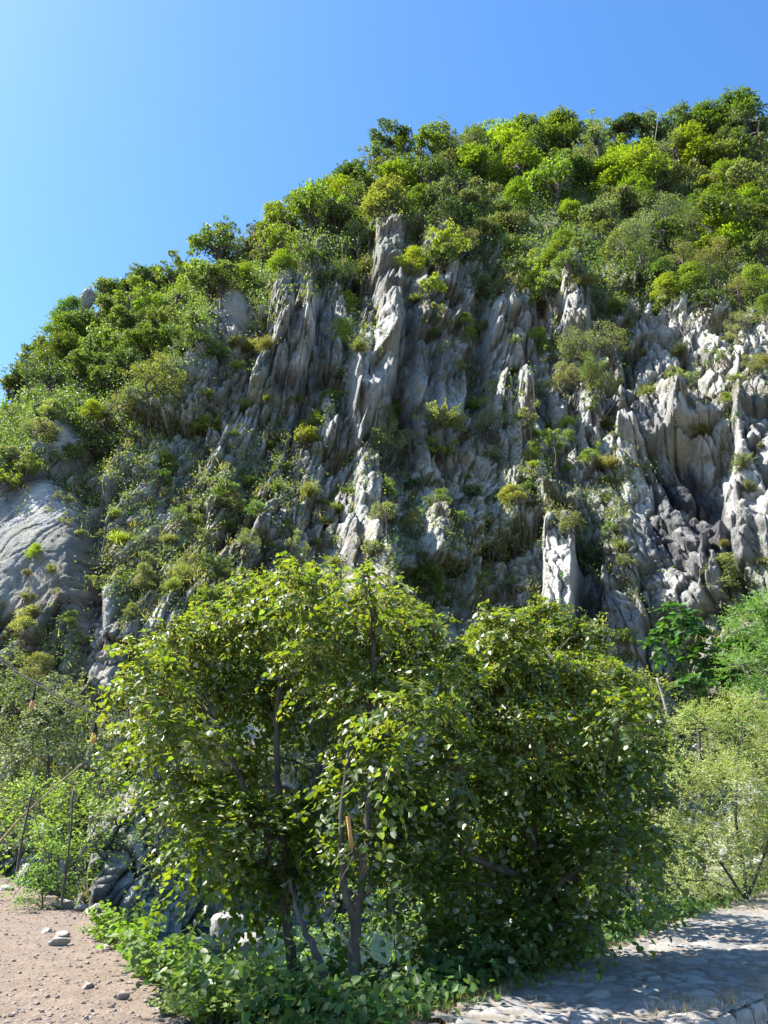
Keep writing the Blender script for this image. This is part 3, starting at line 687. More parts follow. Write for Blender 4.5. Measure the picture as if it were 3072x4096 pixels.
cc_ = mixc(nt, getattr_(nt, 'stone'), so_, sc_)
p = nd(nt, 'ShaderNodeBsdfPrincipled', i_Roughness=.85); nt.links.new(cc_, p.inputs['Base Color'])
bp = nd(nt, 'ShaderNodeBump', i_Strength=.7, i_Distance=.012); nt.links.new(n2, bp.inputs['Height']); nt.links.new(bp.outputs[0], p.inputs['Normal']); nt.links.new(p.outputs[0], out.inputs[0])
me.materials.append(m)
tag(link('cobbled_path', me), 'old path of worn half-buried cobbles in tree shade', 'path', kind='structure')

m, nt, out = new_mat('river_water'); iso = mapping(nt, (1, .5, 1)); n = noise(nt, iso, 2.2, 6, .7); n2 = noise(nt, iso, .8, 4, .6)
c = ramp(nt, n, [(.35, (.015, .035, .03)), (.60, (.03, .06, .05)), (.76, (.40, .44, .42))])
p = nd(nt, 'ShaderNodeBsdfPrincipled', i_Roughness=.12); nt.links.new(c, p.inputs['Base Color'])
bp = nd(nt, 'ShaderNodeBump', i_Strength=.8, i_Distance=.15); nt.links.new(n, bp.inputs['Height']); nt.links.new(bp.outputs[0], p.inputs['Normal']); nt.links.new(p.outputs[0], out.inputs[0])
V, q = sheet(np.arange(-45, 60, .5), np.arange(8, 34, .5), lambda x, y: -1.75 + .04 * fbm(x * 2, y * 2, 510, 3), lambda x, y: ground_z(x, y) < -1.3)
tag(link('river', mesh_np('river', V, [q], [m], None, True)), 'fast green river with white riffles below the bank', 'river', kind='structure')

# ---------------------------------------------------------------- stones
def ico():
    t = (1 + 5 ** .5) / 2
    v = unit(np.array([[-1, t, 0], [1, t, 0], [-1, -t, 0], [1, -t, 0], [0, -1, t], [0, 1, t], [0, -1, -t], [0, 1, -t], [t, 0, -1], [t, 0, 1], [-t, 0, -1], [-t, 0, 1]], float))
    f = np.array([[0, 11, 5], [0, 5, 1], [0, 1, 7], [0, 7, 10], [0, 10, 11], [1, 5, 9], [5, 11, 4], [11, 10, 2], [10, 7, 6], [7, 1, 8], [3, 9, 4], [3, 4, 2], [3, 2, 6], [3, 6, 8], [3, 8, 9], [4, 9, 5], [2, 4, 11], [6, 2, 10], [8, 6, 7], [9, 8, 1]])
    return v, f
def subdiv(v, f):
    v = list(map(tuple, v)); cache = {}; out = []
    def mid(a, b):
        k = (min(a, b), max(a, b))
        if k not in cache:
            p = (np.array(v[a]) + np.array(v[b])) / 2; cache[k] = len(v); v.append(tuple(p / np.linalg.norm(p)))
        return cache[k]
    for a, b, c in f:
        x, y, z = mid(a, b), mid(b, c), mid(c, a); out += [(a, x, z), (b, y, x), (c, z, y), (x, y, z)]
    return np.array(v), np.array(out)
ICO0 = ico(); ICO1 = subdiv(*ICO0); ICO2 = subdiv(*ICO1)
def rock_verts(g, base, size, flat=.6, rough=.25, cuts=7):
    v = base[0].copy()
    for k in range(cuts):                                      # chop facets off a ball
        n = unit(g.normal(0, 1, 3)); dd = g.uniform(.55, .9); s = v @ n; v -= np.maximum(s - dd, 0)[:, None] * n
    v += rough * .2 * g.normal(0, 1, v.shape)
    v *= np.array([g.uniform(.8, 1.3), g.uniform(.7, 1.1), flat * g.uniform(.7, 1.2)])
    a = g.uniform(0, 6.28); ca, sa = math.cos(a), math.sin(a)
    return (v @ np.array([[ca, sa, 0], [-sa, ca, 0], [0, 0, 1]])) * size
M_GRAVEL = stone_mat('road_stones', (.14, .11, .09), (.28, .23, .20), 14, .01)
M_STONE = stone_mat('pale_stones', (.18, .165, .15), (.35, .325, .29), 8, .03)
g = np.random.default_rng(21); acc = Acc()
for k in range(9500):
    y = 6.5 + 15 * g.random() ** 1.6; x = g.uniform(-.52, .1) * y * 1.08
    if x > .3 or beyond(np.array(x), np.array(y)) > .1: continue
    s = .007 + .028 * g.random() ** 4
    acc.add(rock_verts(g, ICO0, s, .6, .5, 2) + np.array([x, y, float(dirt_z(np.array(x), np.array(y))) + s * .15]), ICO0[1])
tag(link('gravel', acc.build('gravel', [M_GRAVEL])), 'loose gravel and chips strewn over the dirt road', 'gravel', kind='stuff')
g = np.random.default_rng(22)
for px, py, s, lab in ((178, 1001, .13, 'pale upright stone at the lower tip of the dirt road beside the small weeds'), (57, 946, .14, 'flat pale slab of stone lying alone in the middle of the dirt road'),
                       (62, 938, .12, 'broad low stone half sunk in the dirt, just behind a flat pale slab'), (87, 990, .07, 'small dark reddish stone in the lower part of the dirt road'),
                       (66, 908, .22, 'yellowish boulder on the far brink of the dirt road'), (81, 911, .16, 'smaller yellowish boulder on the brink next to a larger one'),
                       (7, 891, .20, 'grey rock at the far left of the dirt road under the bushes'), (96, 912, .15, 'white stone where the dirt road meets the bank plants'), (47, 934, .09, 'small sharp grey stone in the upper dirt road'),
                       (122, 1000, .08, 'brown stone low on the road left of the pale upright stone')):
    P = on_plane(px, py); o = link('loose_stone', mesh_np('loose_stone', rock_verts(g, ICO2, s, .62, .12, 12), [ICO2[1]], [M_STONE if 'brown' not in lab and 'reddish' not in lab else M_GRAVEL]))
    o.location = (P[0], P[1], .02 + .2 * s); tag(o, lab, 'stone', 'stones lying on the dirt road')
for px, py, Y, s, lab in ((395, 985, 9.6, .20, 'sunlit white rock among dark leaves under the middle linden'), (400, 1000, 9.2, .13, 'small white rock at the path edge below a larger white rock'), (590, 985, 10.8, .0, ''), (228, 925, 16, .38, 'grey boulder at the water behind the bank plants'),
                          (250, 955, 17, .5, 'dark boulder standing in the river'), (600, 930, 15, .35, 'pale rock in a gap of the right linden'), (585, 958, 12.5, .22, 'orange-brown rock at the foot of the right linden beside the path')):
    if s == 0: continue
    P = at(px, py, Y); o = link('bank_rock', mesh_np('bank_rock', rock_verts(g, ICO2, s, .9, .12, 12), [ICO2[1]], [M_STONE])); o.location = tuple(P); tag(o, lab, 'rock', 'rocks on the river bank')

P = at(84, 303, 58); k_ = subdiv(*ICO2); v_ = rock_verts(g, k_, 1.0, 1.0, .12, 16) * np.array([1.15, 1.0, 2.3])
v_ += .12 * np.stack([fbm(v_[:, 2] * 1.3 + 3 * v_[:, 0], v_[:, 1] * 3, 700 + j, 4) for j in range(3)], -1)
me = mesh_np('rock_knob', v_ , [k_[1]], [stone_mat('knob_stone', (.20, .195, .18), (.38, .365, .33), 1.6, .3)], None, False); o = link('rock_knob', me); o.location = tuple(P); o.rotation_euler = (0, R(14), 0)
tag(o, 'bare grey rock knob standing clear of the trees on the skyline', 'rock')

# retaining wall of rough blocks at the near edge of the path
g = np.random.default_rng(23); acc = Acc()
n_ = 5; lin = np.linspace(-1, 1, n_)
for row in range(4):
    t = -3.0 + .2 * (row % 2)
    while t < 16:
        Lb = g.uniform(.26, .5); hb = .235
        top = ICO2[0].copy(); m_ = np.max(np.abs(top), axis=1, keepdims=True); bx = top / m_ * (.55 + .45 * m_ ** .5)
        bx = np.sign(bx) * np.abs(bx) ** .8; bx += .035 * g.normal(0, 1, bx.shape)
        q3 = bx * np.array([Lb * .52, .17, hb * .52])
        cx = t + Lb / 2; off = g.normal(-.10, .025)
        base = WA + WD * cx + WN * off
        Vw = base[0] + q3[:, 0] * WD[0] + q3[:, 1] * WN[0], base[1] + q3[:, 0] * WD[1] + q3[:, 1] * WN[1], -.12 - row * hb + g.normal(0, .012) + q3[:, 2]
        acc.add(np.stack(Vw, -1), ICO2[1]); t += Lb + .015
o = link('stone_retaining_wall', acc.build('stone_retaining_wall', [stone_mat('wall_stones', (.16, .15, .14), (.34, .32, .30), 7, .03)]))
tag(o, 'low dry stone retaining wall of rough blocks holding the near edge of the cobbled path', 'wall')

# dry grass along the path
g = np.random.default_rng(24); acc = Acc()
def blades(P, n, spread, h, mi=0):
    b = np.repeat(P, n, 0) + np.concatenate([g.normal(0, spread, (len(P) * n, 2)), np.zeros((len(P) * n, 1))], 1)
    m = len(b); d = np.stack([g.normal(0, .55, m), g.normal(0, .55, m), np.ones(m)], -1)
    leaves(acc, b, unit(g.normal(0, 1, (m, 3))), d, h * g.uniform(.5, 1.3, m), BLADE, mi, .07)
pts = []
for k in range(420):
    px = g.uniform(400, 790); pb = np.interp(px, BPX, BPY); P = on_plane(px, pb + g.exponential(5) - 2); P[2] = ground_z(P[0], P[1]); pts.append(P)
blades(np.array(pts), 9, .09, .10)
pts = []
for k in range(170):
    t = g.uniform(-2.5, 5); o_ = WA + WD * t - WN * (abs(g.normal(0, .22)) - .05); pts.append((o_[0], o_[1], .03))
blades(np.array(pts), 16, .07, .09)
for k in range(260): pts.append(on_plane(g.uniform(250, 420), g.uniform(1005, 1040)))
blades(np.array(pts[-260:]), 8, .06, .08)
tag(link('dry_grass', acc.build('dry_grass', [M_DRY])), 'parched straw-coloured grass along both edges of the cobbled path', 'grass', kind='stuff')

# ---------------------------------------------------------------- the near trees and bushes, crown by crown
def tree_px(name, Y, lobes, trunks, per, size, shape, leafm, barkm, tint=None, wid=1.0, seed=1, droop=.5, blossom=0, twig=.4, dY=1.2, flip=.2, limbs=True, step=.065, r0=.07, limbsides=6):
    g = np.random.default_rng(seed)
    q0 = trunks[0][0]; base = at(q0[0], q0[1], Y + (q0[2] if len(q0) > 2 else 0))
    root = empty(name, tuple(base))
    wood = Acc(); nodes = []
    for tr in trunks:
        P = np.array([at(t[0], t[1], Y + (t[2] if len(t) > 2 else 0)) for t in tr[:]])
        t0 = np.linspace(0, 1, len(P)); tt = np.linspace(0, 1, 4 * len(P))
        C = np.stack([np.interp(tt, t0, P[:, k]) for k in range(3)], -1)
        for _ in range(2): C[1:-1] = (C[:-2] + 2 * C[1:-1] + C[2:]) / 4
        C[1:-1] += g.normal(0, .008, (len(C) - 2, 3))
        rr = r0 * (1 if tr is trunks[0] else .7)
        tube(wood, C, np.linspace(rr, rr * .35, len(C)), 9); nodes += list(zip(C, np.linspace(rr, rr * .35, len(C))))
    NP = np.array([n[0] for n in nodes]); NR = np.array([n[1] for n in nodes])
    crown = Acc(); A = []
    for (px, py, rp) in lobes:
        off = g.uniform(-dY, dY); c = at(px, py, Y + off); dcam = c[1] * CP + (c[2] - EYE) * SP; r = rp * dcam / F
        if limbs:
            low = np.where(NP[:, 2] < c[2] - .1, 0, 1.5)
            k = np.argmin(np.linalg.norm(NP - c, axis=1) + low)
            tube(wood, bend(NP[k], c + np.array([0, 0, .2 * r]), .06, .05, 7, g), np.linspace(min(NR[k] * .6, .035), .006, 7), limbsides)
            for b in range(5):
                e = c + unit(g.normal(0, 1, 3)) * r * .85; tube(wood, bend(c, e, .05, .06, 4, g), np.linspace(.009, .003, 4), 4)
        n = max(6, int(per * r * r))
        dv = unit(g.normal(0, 1, (n, 3))); rad = r * g.uniform(.2, 1.0, n) ** .45 * .86; dv[:, 2] = np.where(g.random(n) < .6, np.abs(dv[:, 2]), dv[:, 2])
        st = c + dv * rad[:, None]
        d = unit(dv + np.array([0, 0, .15]) + g.normal(0, .45, (n, 3))); Lt = twig * g.uniform(.5, 1.2, n)
        m = max(3, int(twig / step)); t = (np.arange(m) + .5) / m
        P = st[:, None] + d[:, None] * (t[None, :, None] * Lt[:, None, None])
        P[..., 2] -= droop * (t[None] ** 2) * Lt[:, None]
        side = unit(np.cross(d, np.array([0, 0, 1.])))[:, None] * np.where(np.arange(m) % 2, 1, -1)[None, :, None]
        tip = unit(d[:, None] * .55 + side * .75 + np.array([0, 0, -droop]) + g.normal(0, .25, P.shape))
        nr = unit(np.array([0, 0, 1.]) + dv[:, None] * .45 + g.normal(0, .38, P.shape))
        fl = g.random(P.shape[:2]) < flip; nr[fl] *= -1
        A.append((P.reshape(-1, 3), nr.reshape(-1, 3), tip.reshape(-1, 3)))
        if blossom and py < blossom:
            kq = g.random((n, m)) < (.85 if py < 700 else .45)
            Q = P[kq] + g.normal(0, .03, (kq.sum(), 3)) - np.array([0, 0, .03])
            leaves(crown, Q, unit(g.normal(0, 1, Q.shape) + np.array([-.5, -.3, .5])), unit(g.normal(0, .6, Q.shape) - np.array([0, 0, 1])), size * g.uniform(.5, .95, len(Q)), BLADE, 1, .75)
            for _ in range(2): leaves(crown, Q + g.normal(0, .03, Q.shape), unit(g.normal(0, 1, Q.shape)), unit(g.normal(0, 1, Q.shape)), size * .22, DIAM, 1)
    P, N, T = (np.concatenate([a[k] for a in A]) for k in range(3))
    keep = P[:, 2] > ground_z(P[:, 0], P[:, 1]) + .03
    P, N, T = P[keep], N[keep], T[keep]
    leaves(crown, P, N, T, size * g.uniform(.65, 1.25, len(P)), shape, 0, wid)
    off = -base
    for a in (crown, wood): a.V = [v + off for v in a.V]
    cm = link('crown', crown.build(name + '_crown', [leafm, M_BRACT]), root)
    if tint: cm.color = (*tint, 1)
    link('trunk', wood.build(name + '_trunk', [barkm], True), root)
    return root

LIN = dict(per=640, size=.070, shape=HEART, leafm=M_LINDEN, barkm=M_BARK, blossom=765, twig=.46, droop=.6, flip=.3, step=.055, dY=1.5)
t = tree_px('linden_tree', 10.0, [(118, 700, 10), (112, 758, 10), (132, 655, 12), (250, 582, 10), (298, 572, 12), (205, 625, 14), (262, 612, 34), (300, 600, 30), (322, 618, 26), (225, 640, 36), (275, 655, 42), (318, 665, 34), (175, 655, 32), (150, 690, 28), (190, 700, 38), (240, 710, 42), (295, 712, 40), (140, 738, 24), (180, 748, 32), (225, 762, 30),
     (185, 800, 30), (225, 822, 38), (268, 842, 42), (205, 855, 30), (245, 890, 34), (300, 880, 32), (315, 825, 30), (240, 790, 26)],
     [[(296, 985), (287, 930), (283, 850), (278, 780), (276, 720), (284, 650)], [(283, 880, 0), (250, 800, -.3), (215, 720, -.4)], [(287, 900, .2), (316, 790, .5), (330, 720, .6), (338, 660, .6)]], seed=31, **LIN)
tag(t, 'broad left linden with pale yellow blossom, spreading low over the bank plants', 'tree', 'lindens on the river bank')
t = tree_px('linden_tree', 8.7, [(367, 576, 8), (392, 596, 12), (432, 632, 12), (366, 592, 14), (375, 612, 22), (402, 628, 24), (360, 645, 26), (420, 652, 28), (390, 672, 34), (442, 692, 28), (362, 702, 30), (412, 722, 34), (372, 748, 32), (385, 776, 26), (402, 800, 28), (345, 792, 24),
     (420, 840, 36), (362, 850, 30), (395, 880, 26)],
     [[(352, 992), (354, 940), (358, 900), (366, 840), (372, 760), (374, 640)], [(356, 925, 0), (344, 890, -.1), (340, 820, -.2), (355, 700, 0)], [(326, 990, -.1), (316, 950, -.1), (300, 925, 0), (290, 880, .2)]], seed=32, **LIN)
tag(t, 'slender middle linden with a narrow top and a forked trunk bearing a broken stub', 'tree', 'lindens on the river bank')
a = Acc(); tube(a, np.array([at(348, 816, 7.9), at(350, 832, 7.9), at(352, 848, 7.95)]) - np.array(t.location), [.022, .02, .024], 7)
link('broken_branch', a.build('broken_branch', [M_STRIP], True), t)['label'] = 'pale splintered end of a snapped branch'
a = Acc()
for k in range(14):
    p = at(354 + g.normal(0, 6), 850 + g.normal(0, 5), 7.95) - np.array(t.location); tube(a, bend(p, p + np.array([g.normal(0, .1), g.normal(0, .1), -abs(g.normal(0.2, .12))]), 0, .1, 4, g), [.006, .005, .004, .002], 4)
link('dead_twigs', a.build('dead_twigs', [M_BARK], True), t)
t = tree_px('linden_tree', 9.9, [(498, 618, 10), (545, 614, 12), (590, 632, 12), (628, 690, 12), (652, 735, 10), (655, 805, 12), (658, 850, 12), (455, 655, 12), (510, 640, 30), (545, 638, 30), (575, 655, 28), (480, 662, 28), (500, 690, 38), (550, 690, 40), (597, 692, 32), (622, 722, 28), (580, 735, 42), (530, 745, 42), (480, 735, 36), (460, 770, 34), (630, 768, 26), (600, 788, 38), (550, 802, 42), (500, 812, 42),
     (638, 842, 24), (612, 852, 34), (570, 872, 40), (520, 882, 42), (470, 862, 36), (642, 876, 14), (560, 930, 34), (510, 940, 36), (462, 930, 34), (592, 928, 18), (436, 952, 24), (478, 978, 22), (530, 975, 18), (445, 890, 24)],
     [[(528, 985), (533, 930), (536, 870), (533, 810), (545, 740), (552, 660)], [(533, 900, 0), (560, 885, -.3), (600, 850, -.6)], [(535, 850, 0), (500, 780, .2), (495, 690, .3)], [(534, 880, 0), (470, 860, -.5), (440, 830, -.8)]], seed=33, **dict(LIN, per=720))
tag(t, 'largest rounded linden, its shaded lower boughs hanging towards the cobbled path', 'tree', 'lindens on the river bank')

t = tree_px('linden_tree', 14.2, [(560, 660, 22), (600, 672, 22), (625, 700, 20), (575, 700, 30), (610, 735, 28), (630, 760, 20), (540, 720, 28), (600, 790, 30), (560, 780, 30), (615, 830, 24), (560, 850, 30), (530, 800, 30), (600, 860, 24), (545, 900, 26), (585, 900, 20)],
     [[(560, 930), (566, 860), (575, 780), (585, 700)]], seed=34, **dict(LIN, per=260, size=.085, dY=2.3))  # added tree, mostly hidden, casting shade on the far part of the path
tag(t, 'linden added to shade the far path, mostly hidden behind the largest rounded linden', 'tree', 'lindens on the river bank')

t = tree_px('unseen_shade_tree', 7.4, [(-120, 330, 46), (-150, 300, 60), (-115, 270, 44), (-170, 250, 60), (-130, 225, 48), (-200, 310, 60), (-160, 190, 50), (-125, 180, 40)],
     [[(-260, 1060, -1.6), (-250, 800, -1.4), (-200, 500, -.6), (-150, 300)]], per=150, size=.08, shape=HEART, leafm=M_LINDEN, barkm=M_BARK, seed=35, twig=.4, droop=.5, dY=.9)  # unseen tree added left of the view to dapple the path
tag(t, 'tall out-of-view tree added to throw dappled shade over the path', 'tree')

NEAR = dict(leafm=M_LEAF, barkm=M_BARK, shape=DIAM, limbsides=4)
t = tree_px('willow_shrub', 17.5, [(700, 735, 34), (742, 728, 38), (678, 790, 38), (728, 800, 48), (768, 780, 40), (668, 842, 32), (712, 862, 44), (762, 850, 44), (690, 900, 26), (735, 900, 30), (655, 884, 18), (790, 840, 50), (790, 750, 40)],
    [[(748, 925), (745, 880), (735, 820), (740, 740)], [(746, 900), (705, 840), (690, 780)], [(747, 900), (770, 840), (775, 770)]], per=520, size=.068, wid=.42, tint=(.27, .30, .13), seed=41, droop=.3, twig=.45, step=.05, dY=1.0, flip=.4, r0=.05, **NEAR)
tag(t, 'large pale olive shrub with tiny narrow leaves filling the right side beside the cobbled path', 'shrub')
t = tree_px('big_leaved_tree', 22, [(676, 618, 13), (690, 636, 18), (664, 644, 11), (650, 650, 8), (702, 664, 20), (722, 682, 20), (735, 655, 14), (710, 715, 20), (690, 690, 14), (735, 720, 20)],
    [[(700, 800), (700, 740), (692, 690), (682, 630)]], per=150, size=.21, wid=.85, tint=(.055, .125, .030), seed=42, droop=.5, twig=.5, step=.11, dY=.6, flip=.1, r0=.06, leafm=M_LEAF, barkm=M_BARK, shape=HEART)
tag(t, 'dark glossy big-leaved tree rising above the pale olive shrub', 'tree')
t = tree_px('feathery_tree', 21, [(752, 628, 26), (768, 655, 28), (770, 608, 16), (740, 668, 18), (768, 705, 28), (800, 660, 40), (800, 610, 26)],
    [[(790, 800), (785, 740), (775, 680), (765, 620)]], per=420, size=.10, wid=.38, tint=(.15, .25, .085), seed=43, droop=.15, twig=.5, step=.05, dY=.8, flip=.15, r0=.06, **NEAR)
tag(t, 'fresh green feathery-leaved tree at the right edge in front of the white rock', 'tree')
t = tree_px('riverside_bush', 15.5, [(640, 915, 18), (664, 906, 20), (690, 915, 16), (650, 932, 12), (622, 945, 10)], [[(655, 960), (650, 930), (648, 910)]], per=420, size=.075, wid=.6, tint=(.20, .28, .065), seed=44, twig=.35, step=.06, dY=.5, r0=.02, **NEAR)
tag(t, 'low sunny bush between the right linden and the cobbled path edge', 'bush')
t = tree_px('riverside_bush', 21, [(640, 690, 22), (622, 705, 18), (655, 720, 16), (640, 740, 18), (665, 690, 12)], [[(645, 800), (642, 740), (640, 700)]], per=300, size=.09, wid=.6, tint=(.24, .26, .085), seed=45, twig=.4, step=.07, dY=.6, r0=.03, **NEAR)
tag(t, 'olive-yellow thicket right of the largest linden crown around a dead stick', 'bush')
t = tree_px('misty_tree', 24, [(18, 700, 32), (60, 722, 34), (40, 762, 40), (92, 765, 28), (20, 812, 36), (78, 805, 32), (8, 664, 16), (104, 728, 16), (58, 690, 16), (-15, 750, 40), (110, 800, 16)],
    [[(50, 900), (50, 830), (48, 760), (45, 690)], [(50, 850), (85, 790), (95, 740)]], per=260, size=.095, wid=.65, tint=(.155, .18, .10), seed=46, twig=.5, step=.07, dY=1.2, flip=.3, r0=.08, **NEAR)
tag(t, 'grey-green bushy tree against the dark rock at the left edge', 'tree')
t = tree_px('young_tree', 17, [(30, 800, 20), (70, 792, 16), (100, 780, 14), (120, 772, 9), (50, 830, 22), (90, 822, 20), (18, 848, 20), (62, 860, 22), (100, 850, 16), (-10, 830, 20), (75, 885, 12), (118, 815, 12)],
    [[(62, 905), (66, 860), (70, 820), (73, 780)], [(62, 890), (40, 840), (30, 795)], [(63, 890), (95, 830), (115, 775)]], per=330, size=.085, wid=.6, tint=(.19, .27, .05), seed=47, twig=.45, step=.06, dY=.8, droop=.2, r0=.022, **NEAR)
tag(t, 'spindly young tree with sunlit yellow-green sprays at the end of the dirt road', 'tree')
t = tree_px('roadside_bush', 15.8, [(36, 880, 15), (46, 856, 13), (52, 892, 14), (30, 900, 10), (42, 835, 9), (60, 902, 8), (20, 888, 10)], [[(42, 912), (42, 880), (44, 850)]], per=700, size=.065, wid=.6, tint=(.14, .235, .04), seed=48, twig=.3, step=.045, dY=.4, r0=.018, **NEAR)
tag(t, 'dense upright bright green bush on the brink of the dirt road', 'bush')
t = tree_px('young_tree', 20, [(155, 798, 10), (150, 828, 12), (166, 850, 12), (150, 872, 12), (166, 885, 10), (140, 772, 8), (172, 815, 9), (135, 842, 8), (185, 830, 9), (180, 870, 10)], [[(158, 925), (160, 880), (157, 830), (152, 780)]], per=380, size=.085, wid=.6, tint=(.105, .155, .04), seed=49, twig=.35, step=.06, dY=.6, r0=.03, **NEAR)
tag(t, 'thin small-leaved tree in front of the grey rock spur left of the lindens', 'tree')

t = tree_px('shore_bush', 12.8, [(372, 918, 24), (405, 930, 22), (345, 935, 18), (312, 945, 16), (435, 940, 20), (465, 948, 20), (500, 945, 18), (390, 890, 20), (425, 900, 20), (355, 895, 14), (285, 930, 14)], [[(395, 985), (395, 940), (392, 900)], [(396, 975), (440, 935), (470, 925)], [(394, 975), (350, 940), (320, 935)]], per=420, size=.085, wid=.65, tint=(.15, .23, .045), seed=50, twig=.3, step=.06, dY=.8, r0=.02, **NEAR)  # bright tint stands in for sun on a bush in linden shade
tag(t, 'yellow-green bush at the water glimpsed between the linden trunks', 'bush')

# thin stakes, sticks and bare branches
def pole(name, pts, Y, r, mat, label, cat, group=None):
    P = np.array([at(p[0], p[1], Y) for p in pts]); a = Acc()
    tt = np.linspace(0, 1, 10); t0 = np.linspace(0, 1, len(P)); C = np.stack([np.interp(tt, t0, P[:, k]) for k in range(3)], -1)
    tube(a, C - P[0], np.linspace(r, r * .6, 10), 7); o = link(name, a.build(name, [mat], True)); o.location = tuple(P[0]); tag(o, label, cat, group); return o
pole('thin_pole', [(61, 906), (66, 872), (71, 830), (73, 790)], 15.6, .028, M_BARK, 'taller thin bare pole standing at the brink of the dirt road', 'pole', 'thin poles by the road')
pole('thin_pole', [(17, 872), (22, 840), (29, 805), (34, 785)], 16.0, .028, M_BARK, 'shorter thin bare pole leaning among bushes at the far left', 'pole', 'thin poles by the road')
pole('leaning_stem', [(-14, 858), (20, 818), (60, 782), (82, 764)], 16.4, .022, M_STICK, 'slanting pale stem crossing the bushes at the left edge', 'stem')
pole('dead_stick', [(669, 722), (664, 700), (657, 678)], 20.2, .05, M_PALEBARK, 'leaning grey dead stick standing above the pale olive shrub', 'stick')
pole('bare_branch', [(640, 902), (654, 896), (662, 886), (676, 883)], 14.8, .016, M_STICK, 'curved bare pale branch arching over the low sunny bush', 'branch')
pole('dead_stick', [(650, 165), (655, 140), (659, 112)], 70, .06, M_PALEBARK, 'thin bare trunk standing among trees just below the crest', 'stick')
pole('dead_stick', [(652, 152), (668, 144), (684, 136)], 68, .06, M_PALEBARK, 'fallen pale trunk lying slantwise in a gap of the crest forest', 'stick')

# string of lamps slung from the left to the lindens
A_, B_ = at(-30, 640, 13.0), at(215, 755, 10.6); a = Acc()
tt = np.linspace(0, 1, 40)[:, None]; C = A_ + (B_ - A_) * tt; C[:, 2] -= .22 * np.sin(np.pi * tt[:, 0])
root = empty('lamp_string', tuple(A_)); tube(a, C - A_, .011, 6)
C2 = C + np.array([0, .03, .02]); C2[:, 2] += .03 * np.sin(tt[:, 0] * 40); tube(a, C2 - A_, .007, 5)
link('cable', a.build('cable', [bark_mat('black_rubber', (.02, .02, .02), (.03, .03, .03))], True), root)
gm, nt, out = new_mat('amber_glass'); p = nd(nt, 'ShaderNodeBsdfPrincipled', i_Roughness=.12); p.inputs['Base Color'].default_value = (.75, .42, .16, 1); p.inputs['Transmission Weight'].default_value = .5; nt.links.new(p.outputs[0], out.inputs[0])
for f_ in (.35, .59):
    c = C[int(f_ * 39)]; a = Acc(); hang = c - A_
    tube(a, np.array([hang, hang - np.array([0, 0, .18]), hang - np.array([0, 0, .28])]), [.006, .02, .024], 8)
    so = link('lamp_socket', a.build('lamp_socket', [bpy.data.materials['black_rubber']], True), root)
    a = Acc(); tube(a, np.array([hang - np.array([0, 0, z]) for z in (.27, .31, .35, .39, .42)]), [.024, .038, .046, .036, .008], 12)
    b_ = link('bulb', a.build('bulb', [gm], True), so)
tag(root, 'black cable with hanging amber bulbs strung across the rock to the left linden', 'string lights')

# ---------------------------------------------------------------- broad-leaved plants of the bank
def weed_proto(seed, n_stem, h, size, spread):
    g = np.random.default_rng(seed); st = Acc(); lf = Acc(); P, N, T, S = [], [], [], []
    for k in range(n_stem):
        a = g.uniform(0, 6.28); d = np.array([math.cos(a), math.sin(a), 0]); L = h * g.uniform(.55, 1.1)
        tt = np.linspace(0, 1, 8)[:, None]; path = d * spread * tt ** 1.5 * L * g.uniform(.5, 1.2) + np.array([0, 0, 1.]) * (tt - .25 * tt ** 2) * L + d * .05
        tube(st, path, np.linspace(.008, .003, 8), 4)
        for j in range(2, 8):
            for s in (-1, 1):
                sd = np.cross(d, [0, 0, 1.]) * s; P.append(path[j] + g.normal(0, .02, 3)); T.append(unit(sd + d * .4 + g.normal(0, .4, 3) + np.array([0, 0, -.25]))); N.append(unit(np.array([0, 0, 1.]) + d * .4 + g.normal(0, .35, 3))); S.append(size * g.uniform(.6, 1.25) * (1.1 - .05 * j))
    leaves(lf, np.array(P), np.array(N), np.array(T), np.array(S), HEART, 0, 1.0)
    return lf.build('weed_leaves', [M_WEED]), st.build('weed_stems', [bark_mat('green_stem', (.08, .11, .03), (.14, .16, .06))], True)
WP = [weed_proto(1, 9, .75, .12, .8), weed_proto(2, 12, .55, .10, 1.0), weed_proto(3, 11, 1.05, .13, .6), weed_proto(4, 14, .42, .085, 1.3)]
g = np.random.default_rng(61)
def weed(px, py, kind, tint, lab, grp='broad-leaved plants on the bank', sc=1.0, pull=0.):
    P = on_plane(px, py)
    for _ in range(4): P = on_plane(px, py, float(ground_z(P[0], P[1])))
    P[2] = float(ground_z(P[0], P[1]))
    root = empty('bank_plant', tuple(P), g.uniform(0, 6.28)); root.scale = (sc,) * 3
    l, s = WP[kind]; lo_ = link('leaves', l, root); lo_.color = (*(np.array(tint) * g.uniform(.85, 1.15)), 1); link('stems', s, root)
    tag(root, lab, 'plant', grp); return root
ORD = ['first', 'second', 'third', 'fourth', 'fifth', 'sixth', 'seventh', 'eighth', 'ninth', 'tenth', 'eleventh', 'twelfth', 'thirteenth', 'fourteenth', 'fifteenth', 'sixteenth', 'seventeenth', 'eighteenth', 'nineteenth', 'twentieth', 'twenty-first', 'twenty-second', 'twenty-third', 'twenty-fourth', 'twenty-fifth', 'twenty-sixth', 'twenty-seventh', 'twenty-eighth', 'twenty-ninth', 'thirtieth']
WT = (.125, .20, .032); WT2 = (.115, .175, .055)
row = [(112, 936), (121, 948), (132, 958), (142, 968), (155, 979), (168, 990), (182, 1000), (200, 1009), (220, 1015), (242, 1018), (264, 1020), (286, 1022), (308, 1024), (328, 1026)]
for k, (x, y) in enumerate(row): weed(x, y, [1, 3, 0][k % 3], WT2 if k > 4 else WT, 'leafy plant along the edge of the dirt road, %s from the far end' % ORD[k])
